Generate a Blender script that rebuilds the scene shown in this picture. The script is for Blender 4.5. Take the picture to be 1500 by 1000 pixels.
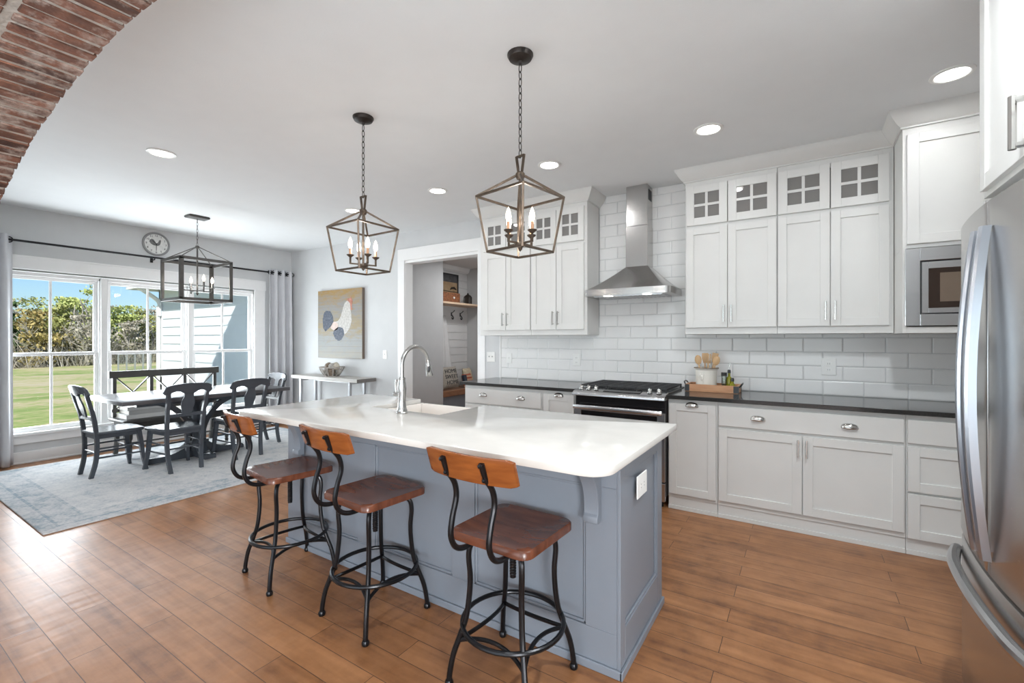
import bpy, bmesh, math, random
from mathutils import Vector, Matrix
from math import pi, sin, cos, radians as R
random.seed(7)
SC = bpy.context.scene
COL = SC.collection
for _o in list(bpy.data.objects): bpy.data.objects.remove(_o)

# ------------------------------------------------------------------ camera
cd = bpy.data.cameras.new('camera'); cam = bpy.data.objects.new('camera', cd); COL.objects.link(cam)
cam.location = (0, 0, 1.355); cam.rotation_euler = (pi/2, 0, math.atan2(427.1, 666.8))
cd.sensor_width = 36; cd.lens = 36*666.8/1500; cd.shift_y = -2.9/1500; cd.clip_start = 0.05; cd.clip_end = 400
SC.camera = cam
SC.view_settings.view_transform = 'Standard'; SC.view_settings.look = 'None'
SC.view_settings.exposure = 0.26; SC.view_settings.gamma = 1.0; SC.view_settings.use_curve_mapping = False

# ------------------------------------------------------------------ sky, sun, added fill lamps
w = bpy.data.worlds.new('sky'); SC.world = w; w.use_nodes = True
wn = w.node_tree.nodes; wl = w.node_tree.links
sky = wn.new('ShaderNodeTexSky'); sky.sky_type = 'NISHITA'; sky.sun_disc = False
sky.sun_elevation = R(38); sky.sun_rotation = R(130); sky.air_density = 1.0; sky.dust_density = 0.6; sky.ozone_density = 1.6
bg = wn['Background']; bg.inputs['Strength'].default_value = 0.095
tint = wn.new('ShaderNodeMix'); tint.data_type = 'RGBA'; tint.blend_type = 'MULTIPLY'; tint.inputs[0].default_value = 1; tint.inputs[7].default_value = (.82, 1.0, 1.22, 1)
wl.new(sky.outputs[0], tint.inputs[6]); wl.new(tint.outputs[2], bg.inputs['Color'])
sd = bpy.data.lights.new('sun', 'SUN'); sd.energy = 4.7; sd.angle = R(0.6); sd.color = (1, .96, .9)
sun = bpy.data.objects.new('sun', sd); COL.objects.link(sun); sun.location = (20, -20, 25)
sun.rotation_euler = Vector((-1, 1.25, -1.25)).to_track_quat('-Z', 'Y').to_euler()

def area(name, loc, direction, sx, sy, power, color=(1, 1, 1), parent=None, shape='RECTANGLE'):
    d = bpy.data.lights.new(name, 'AREA'); d.shape = shape; d.size = sx; d.size_y = sy; d.energy = power; d.color = color
    o = bpy.data.objects.new(name, d); COL.objects.link(o); o.location = loc
    o.rotation_euler = Vector(direction).to_track_quat('-Z', 'Y').to_euler()
    if parent: o.parent = parent
    return o
# added fill lamps: unseen ones behind the camera, one boosting dining-window sky light
area('living_back_fill', (-1.6, -5.25, 1.2), (0, 1, 0.15), 6.5, 2.0, 120, (.80, .92, 1))  # added lamp standing in for daylight through the unseen living-room opening
area('bounce_fill', (-.45, -1.0, .85), (-.1, .62, 1), 2.6, 1.0, 20, (.70, .89, 1)).data.spread = R(112)  # added upward fill behind the camera, imitating a bounce flash
area('living_side_fill', (4.6, -3.9, 1.35), (-1, .62, .12), 2.8, 2.0, 640, (.92, .965, 1))  # added fill before a solid side wall, brightening the window wall
area('dining_window_fill', (-7.36, 2.46, 1.0), (1, 0, 0.12), 2.6, 1.3, 125, (.90, .95, 1))  # added lamp reinforcing the sky light at the dining windows
DOWNLIGHT = 2.7

# ------------------------------------------------------------------ materials
MATS = {}
def M(name, col, rough=.5, metal=0, var=.06, vscale=6, bump=0, bscale=60, coat=0, stretch=None, emit=0, spec=None, col2=None):
    if name in MATS: return MATS[name]
    m = bpy.data.materials.new(name); m.use_nodes = True; n = m.node_tree.nodes; l = m.node_tree.links
    b = n['Principled BSDF']; b.inputs['Roughness'].default_value = rough; b.inputs['Metallic'].default_value = metal
    tc = n.new('ShaderNodeTexCoord'); mp = n.new('ShaderNodeMapping'); l.new(tc.outputs['Object'], mp.inputs[0])
    if stretch: mp.inputs['Scale'].default_value = stretch
    no = n.new('ShaderNodeTexNoise'); no.inputs['Scale'].default_value = vscale; no.inputs['Detail'].default_value = 4
    l.new(mp.outputs[0], no.inputs['Vector'])
    mx = n.new('ShaderNodeMix'); mx.data_type = 'RGBA'
    c2 = col2 or tuple(min(1, c*(1+var)) for c in col); c1 = col if col2 else tuple(c*(1-var) for c in col)
    mx.inputs[6].default_value = (*c1, 1); mx.inputs[7].default_value = (*c2, 1)
    rp = n.new('ShaderNodeValToRGB'); rp.color_ramp.elements[0].position = .3; rp.color_ramp.elements[1].position = .7
    l.new(no.outputs['Fac'], rp.inputs[0]); l.new(rp.outputs[0], mx.inputs[0]); l.new(mx.outputs[2], b.inputs['Base Color'])
    if bump:
        n2 = n.new('ShaderNodeTexNoise'); n2.inputs['Scale'].default_value = bscale; l.new(mp.outputs[0], n2.inputs['Vector'])
        bp = n.new('ShaderNodeBump'); bp.inputs['Strength'].default_value = bump; bp.inputs['Distance'].default_value = .01
        l.new(n2.outputs['Fac'], bp.inputs['Height']); l.new(bp.outputs[0], b.inputs['Normal'])
    if coat: b.inputs['Coat Weight'].default_value = coat; b.inputs['Coat Roughness'].default_value = .08
    if spec is not None: b.inputs['Specular IOR Level'].default_value = spec
    if emit:
        b.inputs['Emission Color'].default_value = (*col, 1); b.inputs['Emission Strength'].default_value = emit
    MATS[name] = m; return m

def island_var(m, amount=.35):
    """per-piece brightness variation for boards, bricks, leaves"""
    n = m.node_tree.nodes; l = m.node_tree.links; b = n['Principled BSDF']
    src = b.inputs['Base Color'].links[0].from_socket
    g = n.new('ShaderNodeNewGeometry'); h = n.new('ShaderNodeHueSaturation')
    mr = n.new('ShaderNodeMapRange'); mr.inputs['To Min'].default_value = 1-amount; mr.inputs['To Max'].default_value = 1+amount
    l.new(g.outputs['Random Per Island'], mr.inputs['Value']); l.new(mr.outputs[0], h.inputs['Value'])
    l.new(src, h.inputs['Color']); l.new(h.outputs[0], b.inputs['Base Color'])
    return m

def glass(name, tint=(.96, .98, .98), refl=.07):
    if name in MATS: return MATS[name]
    m = bpy.data.materials.new(name); m.use_nodes = True; n = m.node_tree.nodes; l = m.node_tree.links
    n.remove(n['Principled BSDF']); out = n['Material Output']
    t = n.new('ShaderNodeBsdfTransparent'); t.inputs[0].default_value = (*tint, 1)
    g = n.new('ShaderNodeBsdfGlossy'); g.inputs['Roughness'].default_value = .02
    lw = n.new('ShaderNodeFresnel'); lw.inputs[0].default_value = 1.45
    ml = n.new('ShaderNodeMath'); ml.operation = 'MULTIPLY'; ml.inputs[1].default_value = refl/.04; l.new(lw.outputs[0], ml.inputs[0]); ml.use_clamp = True
    mx = n.new('ShaderNodeMixShader'); l.new(ml.outputs[0], mx.inputs[0]); l.new(t.outputs[0], mx.inputs[1]); l.new(g.outputs[0], mx.inputs[2])
    l.new(mx.outputs[0], out.inputs[0]); MATS[name] = m; return m

def floor_mat():
    m = bpy.data.materials.new('floor_planks'); m.use_nodes = True; n = m.node_tree.nodes; l = m.node_tree.links
    b = n['Principled BSDF']; g = n.new('ShaderNodeNewGeometry')
    mp = n.new('ShaderNodeMapping'); mp.inputs['Location'].default_value = (.31, .035, 0); l.new(g.outputs['Position'], mp.inputs[0])
    br = n.new('ShaderNodeTexBrick'); br.offset = .37; br.offset_frequency = 2; br.squash = 1
    for k, v in (('Scale', 1), ('Brick Width', 1.15), ('Row Height', .128), ('Mortar Size', .0016), ('Mortar Smooth', .3), ('Bias', 0)): br.inputs[k].default_value = v
    br.inputs['Color1'].default_value = (0, 0, 0, 1); br.inputs['Color2'].default_value = (1, 1, 1, 1); br.inputs['Mortar'].default_value = (.5, .5, .5, 1)
    l.new(mp.outputs[0], br.inputs['Vector'])
    # grain coordinates shifted per plank
    sc = n.new('ShaderNodeVectorMath'); sc.operation = 'MULTIPLY'; sc.inputs[1].default_value = (1.6, 22, 1); l.new(mp.outputs[0], sc.inputs[0])
    cb = n.new('ShaderNodeVectorMath'); cb.operation = 'SCALE'; cb.inputs['Scale'].default_value = 9; l.new(br.outputs['Color'], cb.inputs[0])
    ad = n.new('ShaderNodeVectorMath'); ad.operation = 'ADD'; l.new(sc.outputs[0], ad.inputs[0]); l.new(cb.outputs[0], ad.inputs[1])
    gr = n.new('ShaderNodeTexNoise'); gr.inputs['Scale'].default_value = 1.0; gr.inputs['Detail'].default_value = 6; gr.inputs['Distortion'].default_value = .6; l.new(ad.outputs[0], gr.inputs['Vector'])
    bl = n.new('ShaderNodeTexNoise'); bl.inputs['Scale'].default_value = 7; bl.inputs['Detail'].default_value = 6; bl.inputs['Roughness'].default_value = .65; l.new(mp.outputs[0], bl.inputs['Vector'])
    a1 = n.new('ShaderNodeMath'); a1.operation = 'MULTIPLY'; a1.inputs[1].default_value = .17; l.new(br.outputs['Color'], a1.inputs[0])
    a2 = n.new('ShaderNodeMath'); a2.operation = 'MULTIPLY_ADD'; a2.inputs[1].default_value = .55; l.new(gr.outputs['Fac'], a2.inputs[0]); l.new(a1.outputs[0], a2.inputs[2])
    a3 = n.new('ShaderNodeMath'); a3.operation = 'MULTIPLY_ADD'; a3.inputs[1].default_value = .62; l.new(bl.outputs['Fac'], a3.inputs[0]); l.new(a2.outputs[0], a3.inputs[2])
    rp = n.new('ShaderNodeValToRGB'); e = rp.color_ramp.elements
    e[0].position = .36; e[0].color = (.095, .034, .016, 1); e[1].position = .86; e[1].color = (.40, .185, .078, 1)
    k = rp.color_ramp.elements.new(.60); k.color = (.275, .118, .045, 1)
    l.new(a3.outputs[0], rp.inputs[0])
    mx = n.new('ShaderNodeMix'); mx.data_type = 'RGBA'; mx.inputs[7].default_value = (.06, .025, .012, 1); l.new(br.outputs['Fac'], mx.inputs[0]); l.new(rp.outputs[0], mx.inputs[6])
    l.new(mx.outputs[2], b.inputs['Base Color'])
    b.inputs['Roughness'].default_value = .35; b.inputs['Specular IOR Level'].default_value = .5
    # hand-scraped ripple across each plank
    sc2 = n.new('ShaderNodeVectorMath'); sc2.operation = 'MULTIPLY'; sc2.inputs[1].default_value = (14, 3, 1); l.new(mp.outputs[0], sc2.inputs[0])
    ad2 = n.new('ShaderNodeVectorMath'); ad2.operation = 'ADD'; l.new(sc2.outputs[0], ad2.inputs[0]); l.new(cb.outputs[0], ad2.inputs[1])
    rn = n.new('ShaderNodeTexNoise'); rn.inputs['Scale'].default_value = 1.0; rn.inputs['Detail'].default_value = 1; l.new(ad2.outputs[0], rn.inputs['Vector'])
    hh = n.new('ShaderNodeMath'); hh.operation = 'SUBTRACT'; l.new(rn.outputs['Fac'], hh.inputs[0]); l.new(br.outputs['Fac'], hh.inputs[1])
    bp = n.new('ShaderNodeBump'); bp.inputs['Strength'].default_value = .4; bp.inputs['Distance'].default_value = .006; l.new(hh.outputs[0], bp.inputs['Height']); l.new(bp.outputs[0], b.inputs['Normal'])
    return m

def rug_mat(hx, hy):
    m = bpy.data.materials.new('rug_pile'); m.use_nodes = True; n = m.node_tree.nodes; l = m.node_tree.links; b = n['Principled BSDF']
    tc = n.new('ShaderNodeTexCoord'); sx = n.new('ShaderNodeSeparateXYZ'); l.new(tc.outputs['Object'], sx.inputs[0])
    def math_(op, a, bb=None):
        k = n.new('ShaderNodeMath'); k.operation = op
        for i, v in enumerate((a, bb)):
            if v is None: continue
            if isinstance(v, (int, float)): k.inputs[i].default_value = v
            else: l.new(v, k.inputs[i])
        return k.outputs[0]
    dx = math_('SUBTRACT', hx, math_('ABSOLUTE', sx.outputs[0])); dy = math_('SUBTRACT', hy, math_('ABSOLUTE', sx.outputs[1]))
    d = math_('MINIMUM', dx, dy)
    nz = n.new('ShaderNodeTexNoise'); nz.inputs['Scale'].default_value = 9; nz.inputs['Detail'].default_value = 8; nz.inputs['Roughness'].default_value = .75; l.new(tc.outputs['Object'], nz.inputs[0])
    n2 = n.new('ShaderNodeTexNoise'); n2.inputs['Scale'].default_value = 55; n2.inputs['Detail'].default_value = 5; l.new(tc.outputs['Object'], n2.inputs[0])
    vo = n.new('ShaderNodeTexVoronoi'); vo.inputs['Scale'].default_value = 3.2; l.new(tc.outputs['Object'], vo.inputs[0])
    f = math_('ADD', math_('MULTIPLY', nz.outputs['Fac'], .9), math_('MULTIPLY', n2.outputs['Fac'], .45)); f = math_('ADD', f, math_('MULTIPLY', vo.outputs['Distance'], .14)); f = math_('SUBTRACT', f, .28)
    band = math_('MULTIPLY', math_('LESS_THAN', d, .26), .075)
    l1 = math_('MULTIPLY', math_('LESS_THAN', math_('ABSOLUTE', math_('SUBTRACT', d, .27)), .012), .12)
    l2 = math_('MULTIPLY', math_('LESS_THAN', math_('ABSOLUTE', math_('SUBTRACT', d, .10)), .010), .10)
    f = math_('SUBTRACT', f, band); f = math_('SUBTRACT', f, l1); f = math_('SUBTRACT', f, l2)
    rp = n.new('ShaderNodeValToRGB'); e = rp.color_ramp.elements
    e[0].position = .22; e[0].color = (.27, .325, .37, 1); e[1].position = .75; e[1].color = (.66, .645, .62, 1)
    k = e.new(.42); k.color = (.50, .505, .515, 1)
    l.new(f, rp.inputs[0]); l.new(rp.outputs[0], b.inputs['Base Color']); b.inputs['Roughness'].default_value = .95; b.inputs['Specular IOR Level'].default_value = .1
    bp = n.new('ShaderNodeBump'); bp.inputs['Strength'].default_value = .5; bp.inputs['Distance'].default_value = .006; l.new(n2.outputs['Fac'], bp.inputs['Height']); l.new(bp.outputs[0], b.inputs['Normal'])
    return m

def lawn_mat():
    m = bpy.data.materials.new('lawn_grass'); m.use_nodes = True; n = m.node_tree.nodes; l = m.node_tree.links; b = n['Principled BSDF']
    g = n.new('ShaderNodeNewGeometry'); mp = n.new('ShaderNodeMapping'); mp.inputs['Scale'].default_value = (.42, .16, 1); l.new(g.outputs['Position'], mp.inputs[0])
    a = n.new('ShaderNodeTexNoise'); a.inputs['Scale'].default_value = 1.6; a.inputs['Detail'].default_value = 8; a.inputs['Roughness'].default_value = .65; l.new(mp.outputs[0], a.inputs[0])
    c = n.new('ShaderNodeTexNoise'); c.inputs['Scale'].default_value = 22; c.inputs['Detail'].default_value = 6; l.new(mp.outputs[0], c.inputs[0])
    s = n.new('ShaderNodeMath'); s.operation = 'MULTIPLY_ADD'; s.inputs[1].default_value = .55; l.new(c.outputs['Fac'], s.inputs[0]); l.new(a.outputs['Fac'], s.inputs[2])
    rp = n.new('ShaderNodeValToRGB'); e = rp.color_ramp.elements; e[0].position = .55; e[0].color = (.20, .29, .07, 1); e[1].position = .92; e[1].color = (.60, .52, .34, 1)
    k = e.new(.73); k.color = (.35, .43, .13, 1); k = e.new(.79); k.color = (.55, .48, .24, 1)
    l.new(s.outputs[0], rp.inputs[0]); l.new(rp.outputs[0], b.inputs['Base Color']); b.inputs['Roughness'].default_value = 1
    return m

def stripes_mat(name, cols, axis, width, rough=.6, noise=0):
    """hard stripes along one object axis"""
    m = bpy.data.materials.new(name); m.use_nodes = True; n = m.node_tree.nodes; l = m.node_tree.links; b = n['Principled BSDF']
    tc = n.new('ShaderNodeTexCoord'); sx = n.new('ShaderNodeSeparateXYZ'); l.new(tc.outputs['Object'], sx.inputs[0])
    k = n.new('ShaderNodeMath'); k.operation = 'PINGPONG'; k.inputs[1].default_value = width; l.new(sx.outputs[axis], k.inputs[0])
    gt = n.new('ShaderNodeMath'); gt.operation = 'GREATER_THAN'; gt.inputs[1].default_value = width/2; l.new(k.outputs[0], gt.inputs[0])
    mx = n.new('ShaderNodeMix'); mx.data_type = 'RGBA'; mx.inputs[6].default_value = (*cols[0], 1); mx.inputs[7].default_value = (*cols[1], 1)
    l.new(gt.outputs[0], mx.inputs[0]); l.new(mx.outputs[2], b.inputs['Base Color']); b.inputs['Roughness'].default_value = rough
    return m

white = M('cabinet_white', (.69, .685, .665), .38, var=.015)
trimw = M('trim_white', (.85, .85, .845), .4, var=.015)
wallp = M('wall_grey_paint', (.62, .63, .635), .7, var=.02, bump=.05, bscale=150)
ceilp = M('ceiling_paint', (.775, .79, .80), .85, var=.01, bump=.05, bscale=120)
mudp = M('mudroom_grey_paint', (.50, .50, .50), .7, var=.02)
blue = M('island_blue_grey', (.20, .225, .262), .42, var=.03, vscale=4)
quartz = M('white_quartz', (.69, .668, .63), .10, var=.03, vscale=9)
granite = M('dark_granite', (.030, .029, .028), .10, var=.3, vscale=120)
tilem = M('white_glazed_tile', (.82, .815, .805), .2, var=.015, spec=.3)
groutm = M('grout', (.60, .60, .59), .9)
steel = M('brushed_steel', (.56, .56, .57), .27, 1, var=.03, stretch=(1, 1, 60), vscale=8, bump=.02, bscale=12)
nickel = M('brushed_nickel', (.50, .50, .49), .27, 1, var=.03)
steelh = M('hood_steel', (.52, .51, .50), .24, 1, var=.04, stretch=(2, 2, 60), vscale=8)
fridgem = M('fridge_steel', (.52, .51, .50), .25, 1, var=.03, stretch=(1, 60, 1), vscale=5)
handlem = M('fridge_handle_steel', (.50, .53, .58), .32, 1, var=.03)
chrome = M('polished_nickel', (.58, .57, .55), .18, 1, var=.02)
blackgl = M('black_oven_glass', (.012, .011, .012), .06, var=.1)
blackm = M('black_enamel', (.022, .022, .024), .35, var=.1)
castiron = M('cast_iron', (.030, .031, .033), .55, var=.15, bump=.1)
stoolm = M('black_tube_steel', (.016, .016, .018), .28, .6, var=.2)
bronze = M('aged_bronze', (.105, .078, .058), .42, .75, var=.25, vscale=30)
bronzed = M('dark_bronze', (.05, .042, .038), .4, .7, var=.2, vscale=30)
ironm = M('grey_iron', (.11, .105, .10), .42, .75, var=.12, vscale=20)
candle = M('candle_sleeve', (.50, .27, .15), .5, var=.1)
bulbm = M('lit_bulb', (1, .88, .70), .3, var=0.0, emit=4)
lensm = M('lit_lens', (1, .97, .92), .3, var=0.0, emit=9)
hoodlensm = M('hood_lit_lens', (1, .95, .88), .3, var=0.0, emit=6)
seatw = M('mahogany_seat', (.085, .026, .013), .26, col2=(.17, .055, .026), stretch=(3, 14, 3), vscale=2.2)
backw = M('amber_stool_back', (.30, .095, .022), .25, col2=(.17, .045, .011), stretch=(4, 4, 22), vscale=1.6)
slate = M('slate_black_paint', (.050, .058, .070), .24, var=.12)
benchm = M('charcoal_bench_paint', (.060, .058, .055), .32, var=.12)
tablem = M('dark_table_stain', (.065, .062, .066), .30, var=.2, stretch=(14, 1, 1), vscale=3)
curtm = M('grey_curtain_cloth', (.58, .585, .61), .9, var=.04, bump=.08, bscale=300)
rodm = M('black_rod', (.012, .012, .014), .4, .4)
whitepl = M('white_plastic', (.83, .83, .81), .35, var=.01)
greyslot = M('outlet_slot', (.35, .35, .34), .5)
brickm = island_var(M('old_brick', (.085, .036, .024), .9, col2=(.20, .088, .055), vscale=14, bump=.9, bscale=38), .45)
def _lime(m):
    n = m.node_tree.nodes; l = m.node_tree.links; b = n['Principled BSDF']; src = b.inputs['Base Color'].links[0].from_socket
    g = n.new('ShaderNodeNewGeometry'); a = n.new('ShaderNodeTexNoise'); a.inputs['Scale'].default_value = 9; a.inputs['Detail'].default_value = 9; a.inputs['Roughness'].default_value = .72; l.new(g.outputs['Position'], a.inputs[0])
    rp = n.new('ShaderNodeValToRGB'); rp.color_ramp.elements[0].position = .47; rp.color_ramp.elements[1].position = .64; l.new(a.outputs['Fac'], rp.inputs[0])
    ml = n.new('ShaderNodeMath'); ml.operation = 'MULTIPLY'; ml.inputs[1].default_value = .75; l.new(rp.outputs[0], ml.inputs[0])
    mx = n.new('ShaderNodeMix'); mx.data_type = 'RGBA'; mx.inputs[7].default_value = (.50, .43, .38, 1); l.new(ml.outputs[0], mx.inputs[0]); l.new(src, mx.inputs[6]); l.new(mx.outputs[2], b.inputs['Base Color'])
_lime(brickm)
mortarm = M('lime_mortar', (.46, .43, .39), .95, var=.12, vscale=20, bump=.8, bscale=40)
consolew = M('whitewashed_wood', (.50, .48, .45), .55, var=.1, stretch=(2, 14, 14), vscale=3)
endgrain = M('dark_end_grain', (.16, .15, .14), .7, var=.15)
shelfw = M('pine_shelf', (.62, .45, .32), .55, var=.08)
benchw = M('oak_bench_top', (.26, .12, .06), .5, var=.2, stretch=(3, 1, 3))
trayw = M('tray_wood', (.47, .22, .11), .45, col2=(.58, .32, .17), stretch=(2, 14, 14), vscale=3)
oliveoil = M('olive_oil', (.26, .25, .015), .15, var=.15)
darkoil = M('dark_vinegar', (.035, .035, .010), .12, var=.15)
cream = M('cream_glaze', (.80, .77, .70), .3, var=.03)
spoonw = M('beech_wood', (.62, .40, .21), .55, var=.15)
sidingm = M('siding_paint', (.68, .73, .78), .6, var=.02)
extw = M('exterior_white', (.80, .81, .82), .55, var=.02)
roofm = M('roof_shingle', (.10, .10, .10), .9, var=.3, vscale=30)
shipm = M('shiplap_white', (.62, .61, .60), .6, var=.02)
book1 = M('book_cover_grey', (.45, .45, .44), .5); book2 = M('book_cover_white', (.70, .70, .68), .5); pages = M('book_pages', (.75, .72, .66), .8)

# ------------------------------------------------------------------ mesh builder
OFF = {}
class MB:
    def __init__(s): s.v = []; s.f = []; s.x = Matrix.Identity(4)
    def add(s, vs, fs):
        o = len(s.v); s.v += [tuple(s.x @ Vector(p)) for p in vs]; s.f += [tuple(i+o for i in f) for f in fs]; return s
    def box(s, x0, x1, y0, y1, z0, z1):
        x0, x1 = min(x0, x1), max(x0, x1); y0, y1 = min(y0, y1), max(y0, y1); z0, z1 = min(z0, z1), max(z0, z1)
        return s.add([(x0, y0, z0), (x1, y0, z0), (x1, y1, z0), (x0, y1, z0), (x0, y0, z1), (x1, y0, z1), (x1, y1, z1), (x0, y1, z1)],
                     [(0, 3, 2, 1), (4, 5, 6, 7), (0, 1, 5, 4), (1, 2, 6, 5), (2, 3, 7, 6), (3, 0, 4, 7)])
    def bar(s, a, b, w, h, up=(0, 0, 1)):
        a = Vector(a); b = Vector(b); d = (b-a).normalized(); u = Vector(up)
        if abs(d.dot(u)) > .98: u = Vector((1, 0, 0))
        r = d.cross(u).normalized(); u = r.cross(d).normalized(); r = r*w/2; u = u*h/2
        vs = [a-r-u, a+r-u, a+r+u, a-r+u, b-r-u, b+r-u, b+r+u, b-r+u]
        return s.add(vs, [(0, 1, 2, 3), (7, 6, 5, 4), (0, 4, 5, 1), (1, 5, 6, 2), (2, 6, 7, 3), (3, 7, 4, 0)])
    def tube(s, pts, r, n=8, closed=False, squash=None):
        P = [Vector(p) for p in pts]; N = len(P); rs = r if isinstance(r, (list, tuple)) else [r]*N
        vs = []; fs = []; prev = None
        for i, p in enumerate(P):
            a = P[(i-1) % N] if closed or i > 0 else p; b = P[(i+1) % N] if closed or i < N-1 else p
            t = (b-a).normalized()
            if prev is None:
                u = Vector((0, 0, 1)) if abs(t.z) < .9 else Vector((1, 0, 0))
                u = (u-t*u.dot(t)).normalized()
            else:
                u = (prev-t*prev.dot(t)).normalized()
            prev = u; q = t.cross(u)
            for k in range(n):
                an = 2*pi*(k+.5)/n; vs.append(p+(u*cos(an)+q*sin(an))*rs[i])
        m = N if closed else N-1
        for i in range(m):
            for k in range(n):
                j = (i+1) % N; fs.append((i*n+k, i*n+(k+1) % n, j*n+(k+1) % n, j*n+k))
        if not closed:
            fs.append(tuple(range(n))[::-1]); fs.append(tuple((N-1)*n+k for k in range(n)))
        return s.add(vs, fs)
    def lathe(s, prof, c=(0, 0, 0), n=20, axis='z', a0=0, a1=2*pi, ring=False):
        if ring: prof = list(prof)+[prof[0]]
        full = abs(a1-a0-2*pi) < 1e-4; m = n if full else n+1; vs = []; fs = []; c = Vector(c)
        for (r, h) in prof:
            for k in range(m):
                a = a0+(a1-a0)*k/n; x, y = r*cos(a), r*sin(a)
                p = {'z': (x, y, h), 'y': (x, h, y), 'x': (h, x, y)}[axis]; vs.append(c+Vector(p))
        for i in range(len(prof)-1):
            for k in range(n):
                j = (k+1) % m; f = (i*m+k, i*m+j, (i+1)*m+j, (i+1)*m+k)
                fs.append(f if axis != 'y' else f[::-1])
        if full and not ring:
            if prof[0][0] > 1e-6: fs.append(tuple(range(m))[::-1])
            if prof[-1][0] > 1e-6: fs.append(tuple((len(prof)-1)*m+k for k in range(m)))
        return s.add(vs, fs)
    def prism(s, poly, a, b, axis='y'):
        """2-D outline extruded from a to b along an axis"""
        n = len(poly)
        def p3(u, v, t): return {'y': (u, t, v), 'x': (t, u, v), 'z': (u, v, t)}[axis]
        vs = [p3(u, v, a) for u, v in poly]+[p3(u, v, b) for u, v in poly]
        fs = [tuple(range(n)), tuple(range(n, 2*n))[::-1]]+[(i, i+n, (i+1) % n+n, (i+1) % n) for i in range(n)]
        return s.add(vs, fs)
    def ball(s, c, r, n=12, sx=1, sy=1, sz=1):
        c = Vector(c); vs = [c+Vector((0, 0, -r*sz))]; m = n//2
        for i in range(1, m):
            a = -pi/2+pi*i/m
            for k in range(n): vs.append(c+Vector((r*cos(a)*cos(2*pi*k/n)*sx, r*cos(a)*sin(2*pi*k/n)*sy, r*sin(a)*sz)))
        vs.append(c+Vector((0, 0, r*sz))); fs = [(0, 1+(k+1) % n, 1+k) for k in range(n)]
        for i in range(m-2):
            for k in range(n): fs.append((1+i*n+k, 1+i*n+(k+1) % n, 1+(i+1)*n+(k+1) % n, 1+(i+1)*n+k))
        L = len(vs)-1; o = 1+(m-2)*n
        fs += [(o+k, o+(k+1) % n, L) for k in range(n)]
        return s.add(vs, fs)
    def grid(s, fn, nu, nv):
        vs = [fn(i/nu, j/nv) for i in range(nu+1) for j in range(nv+1)]
        return s.add(vs, [(i*(nv+1)+j, (i+1)*(nv+1)+j, (i+1)*(nv+1)+j+1, i*(nv+1)+j+1) for i in range(nu) for j in range(nv)])
    def build(s, name, m, parent=None, bevel=0, seg=1, local=False, angle=35, fix=True):
        vs = s.v
        off = Vector((0, 0, 0))
        if parent is not None:
            if not local: off = OFF.get(parent.name, Vector((0, 0, 0)))
        elif not local and vs:
            off = Vector(((min(p[0] for p in vs)+max(p[0] for p in vs))/2, (min(p[1] for p in vs)+max(p[1] for p in vs))/2, min(p[2] for p in vs)))
        me = bpy.data.meshes.new(name); me.from_pydata([tuple(Vector(p)-off) for p in vs], [], s.f)
        bm = bmesh.new(); bm.from_mesh(me)
        if fix: bmesh.ops.recalc_face_normals(bm, faces=bm.faces)
        if bevel:
            es = [e for e in bm.edges if len(e.link_faces) == 2 and e.calc_face_angle(0) > R(30)]
            bmesh.ops.bevel(bm, geom=es, offset=bevel, segments=seg, affect='EDGES', profile=.5, clamp_overlap=True)
        for f in bm.faces: f.smooth = True
        bm.to_mesh(me); bm.free(); me.set_sharp_from_angle(angle=R(angle))
        me.materials.append(m)
        o = bpy.data.objects.new(name, me); COL.objects.link(o)
        if parent is not None: o.parent = parent; OFF[o.name] = OFF.get(parent.name, Vector((0, 0, 0))) if not local else Vector((0, 0, 0))
        else:
            o.location = off; OFF[o.name] = off.copy()
        return o

def tag(o, label=None, cat=None, group=None, kind=None):
    if label: o['label'] = label
    if cat: o['category'] = cat
    if group: o['group'] = group
    if kind: o['kind'] = kind
    return o
def thing(name, label, cat, loc=(0, 0, 0), rz=0, group=None):
    o = bpy.data.objects.new(name, None); COL.objects.link(o); o.location = loc; o.rotation_euler = (0, 0, rz); o.empty_display_size = .1
    OFF[o.name] = Vector(loc); return tag(o, label, cat, group)
def struct(o, label=None, cat='structure'):
    o['kind'] = 'structure'
    if label: o['label'] = label; o['category'] = cat
    return o
def dup(root, label=None, loc=None, rz=None):
    def cp(o, par):
        c = o.copy(); COL.objects.link(c)
        if par is not None: c.parent = par
        for ch in kids.get(o.name, []): cp(ch, c)
        return c
    kids = {}
    for q in list(COL.objects):
        if q.parent: kids.setdefault(q.parent.name, []).append(q)
    r = cp(root, None)
    if label: r['label'] = label
    if loc is not None: r.location = loc
    if rz is not None: r.rotation_euler = (0, 0, rz)
    return r
def text_mesh(body, size, depth=.001):
    cu = bpy.data.curves.new('lettering', 'FONT'); cu.body = body; cu.size = size; cu.extrude = depth; cu.align_x = 'CENTER'; cu.align_y = 'CENTER'
    o = bpy.data.objects.new('lettering_curve', cu); COL.objects.link(o); bpy.context.view_layer.update()
    me = bpy.data.meshes.new_from_object(o.evaluated_get(bpy.context.evaluated_depsgraph_get()))
    vs = [v.co.copy() for v in me.vertices]; fs = [tuple(p.vertices) for p in me.polygons]
    bpy.data.objects.remove(o); bpy.data.curves.remove(cu); bpy.data.meshes.remove(me); return vs, fs
def arc(c, r, a0, a1, n): return [(c[0]+r*cos(a0+(a1-a0)*i/n), c[1]+r*sin(a0+(a1-a0)*i/n)) for i in range(n+1)]
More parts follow.
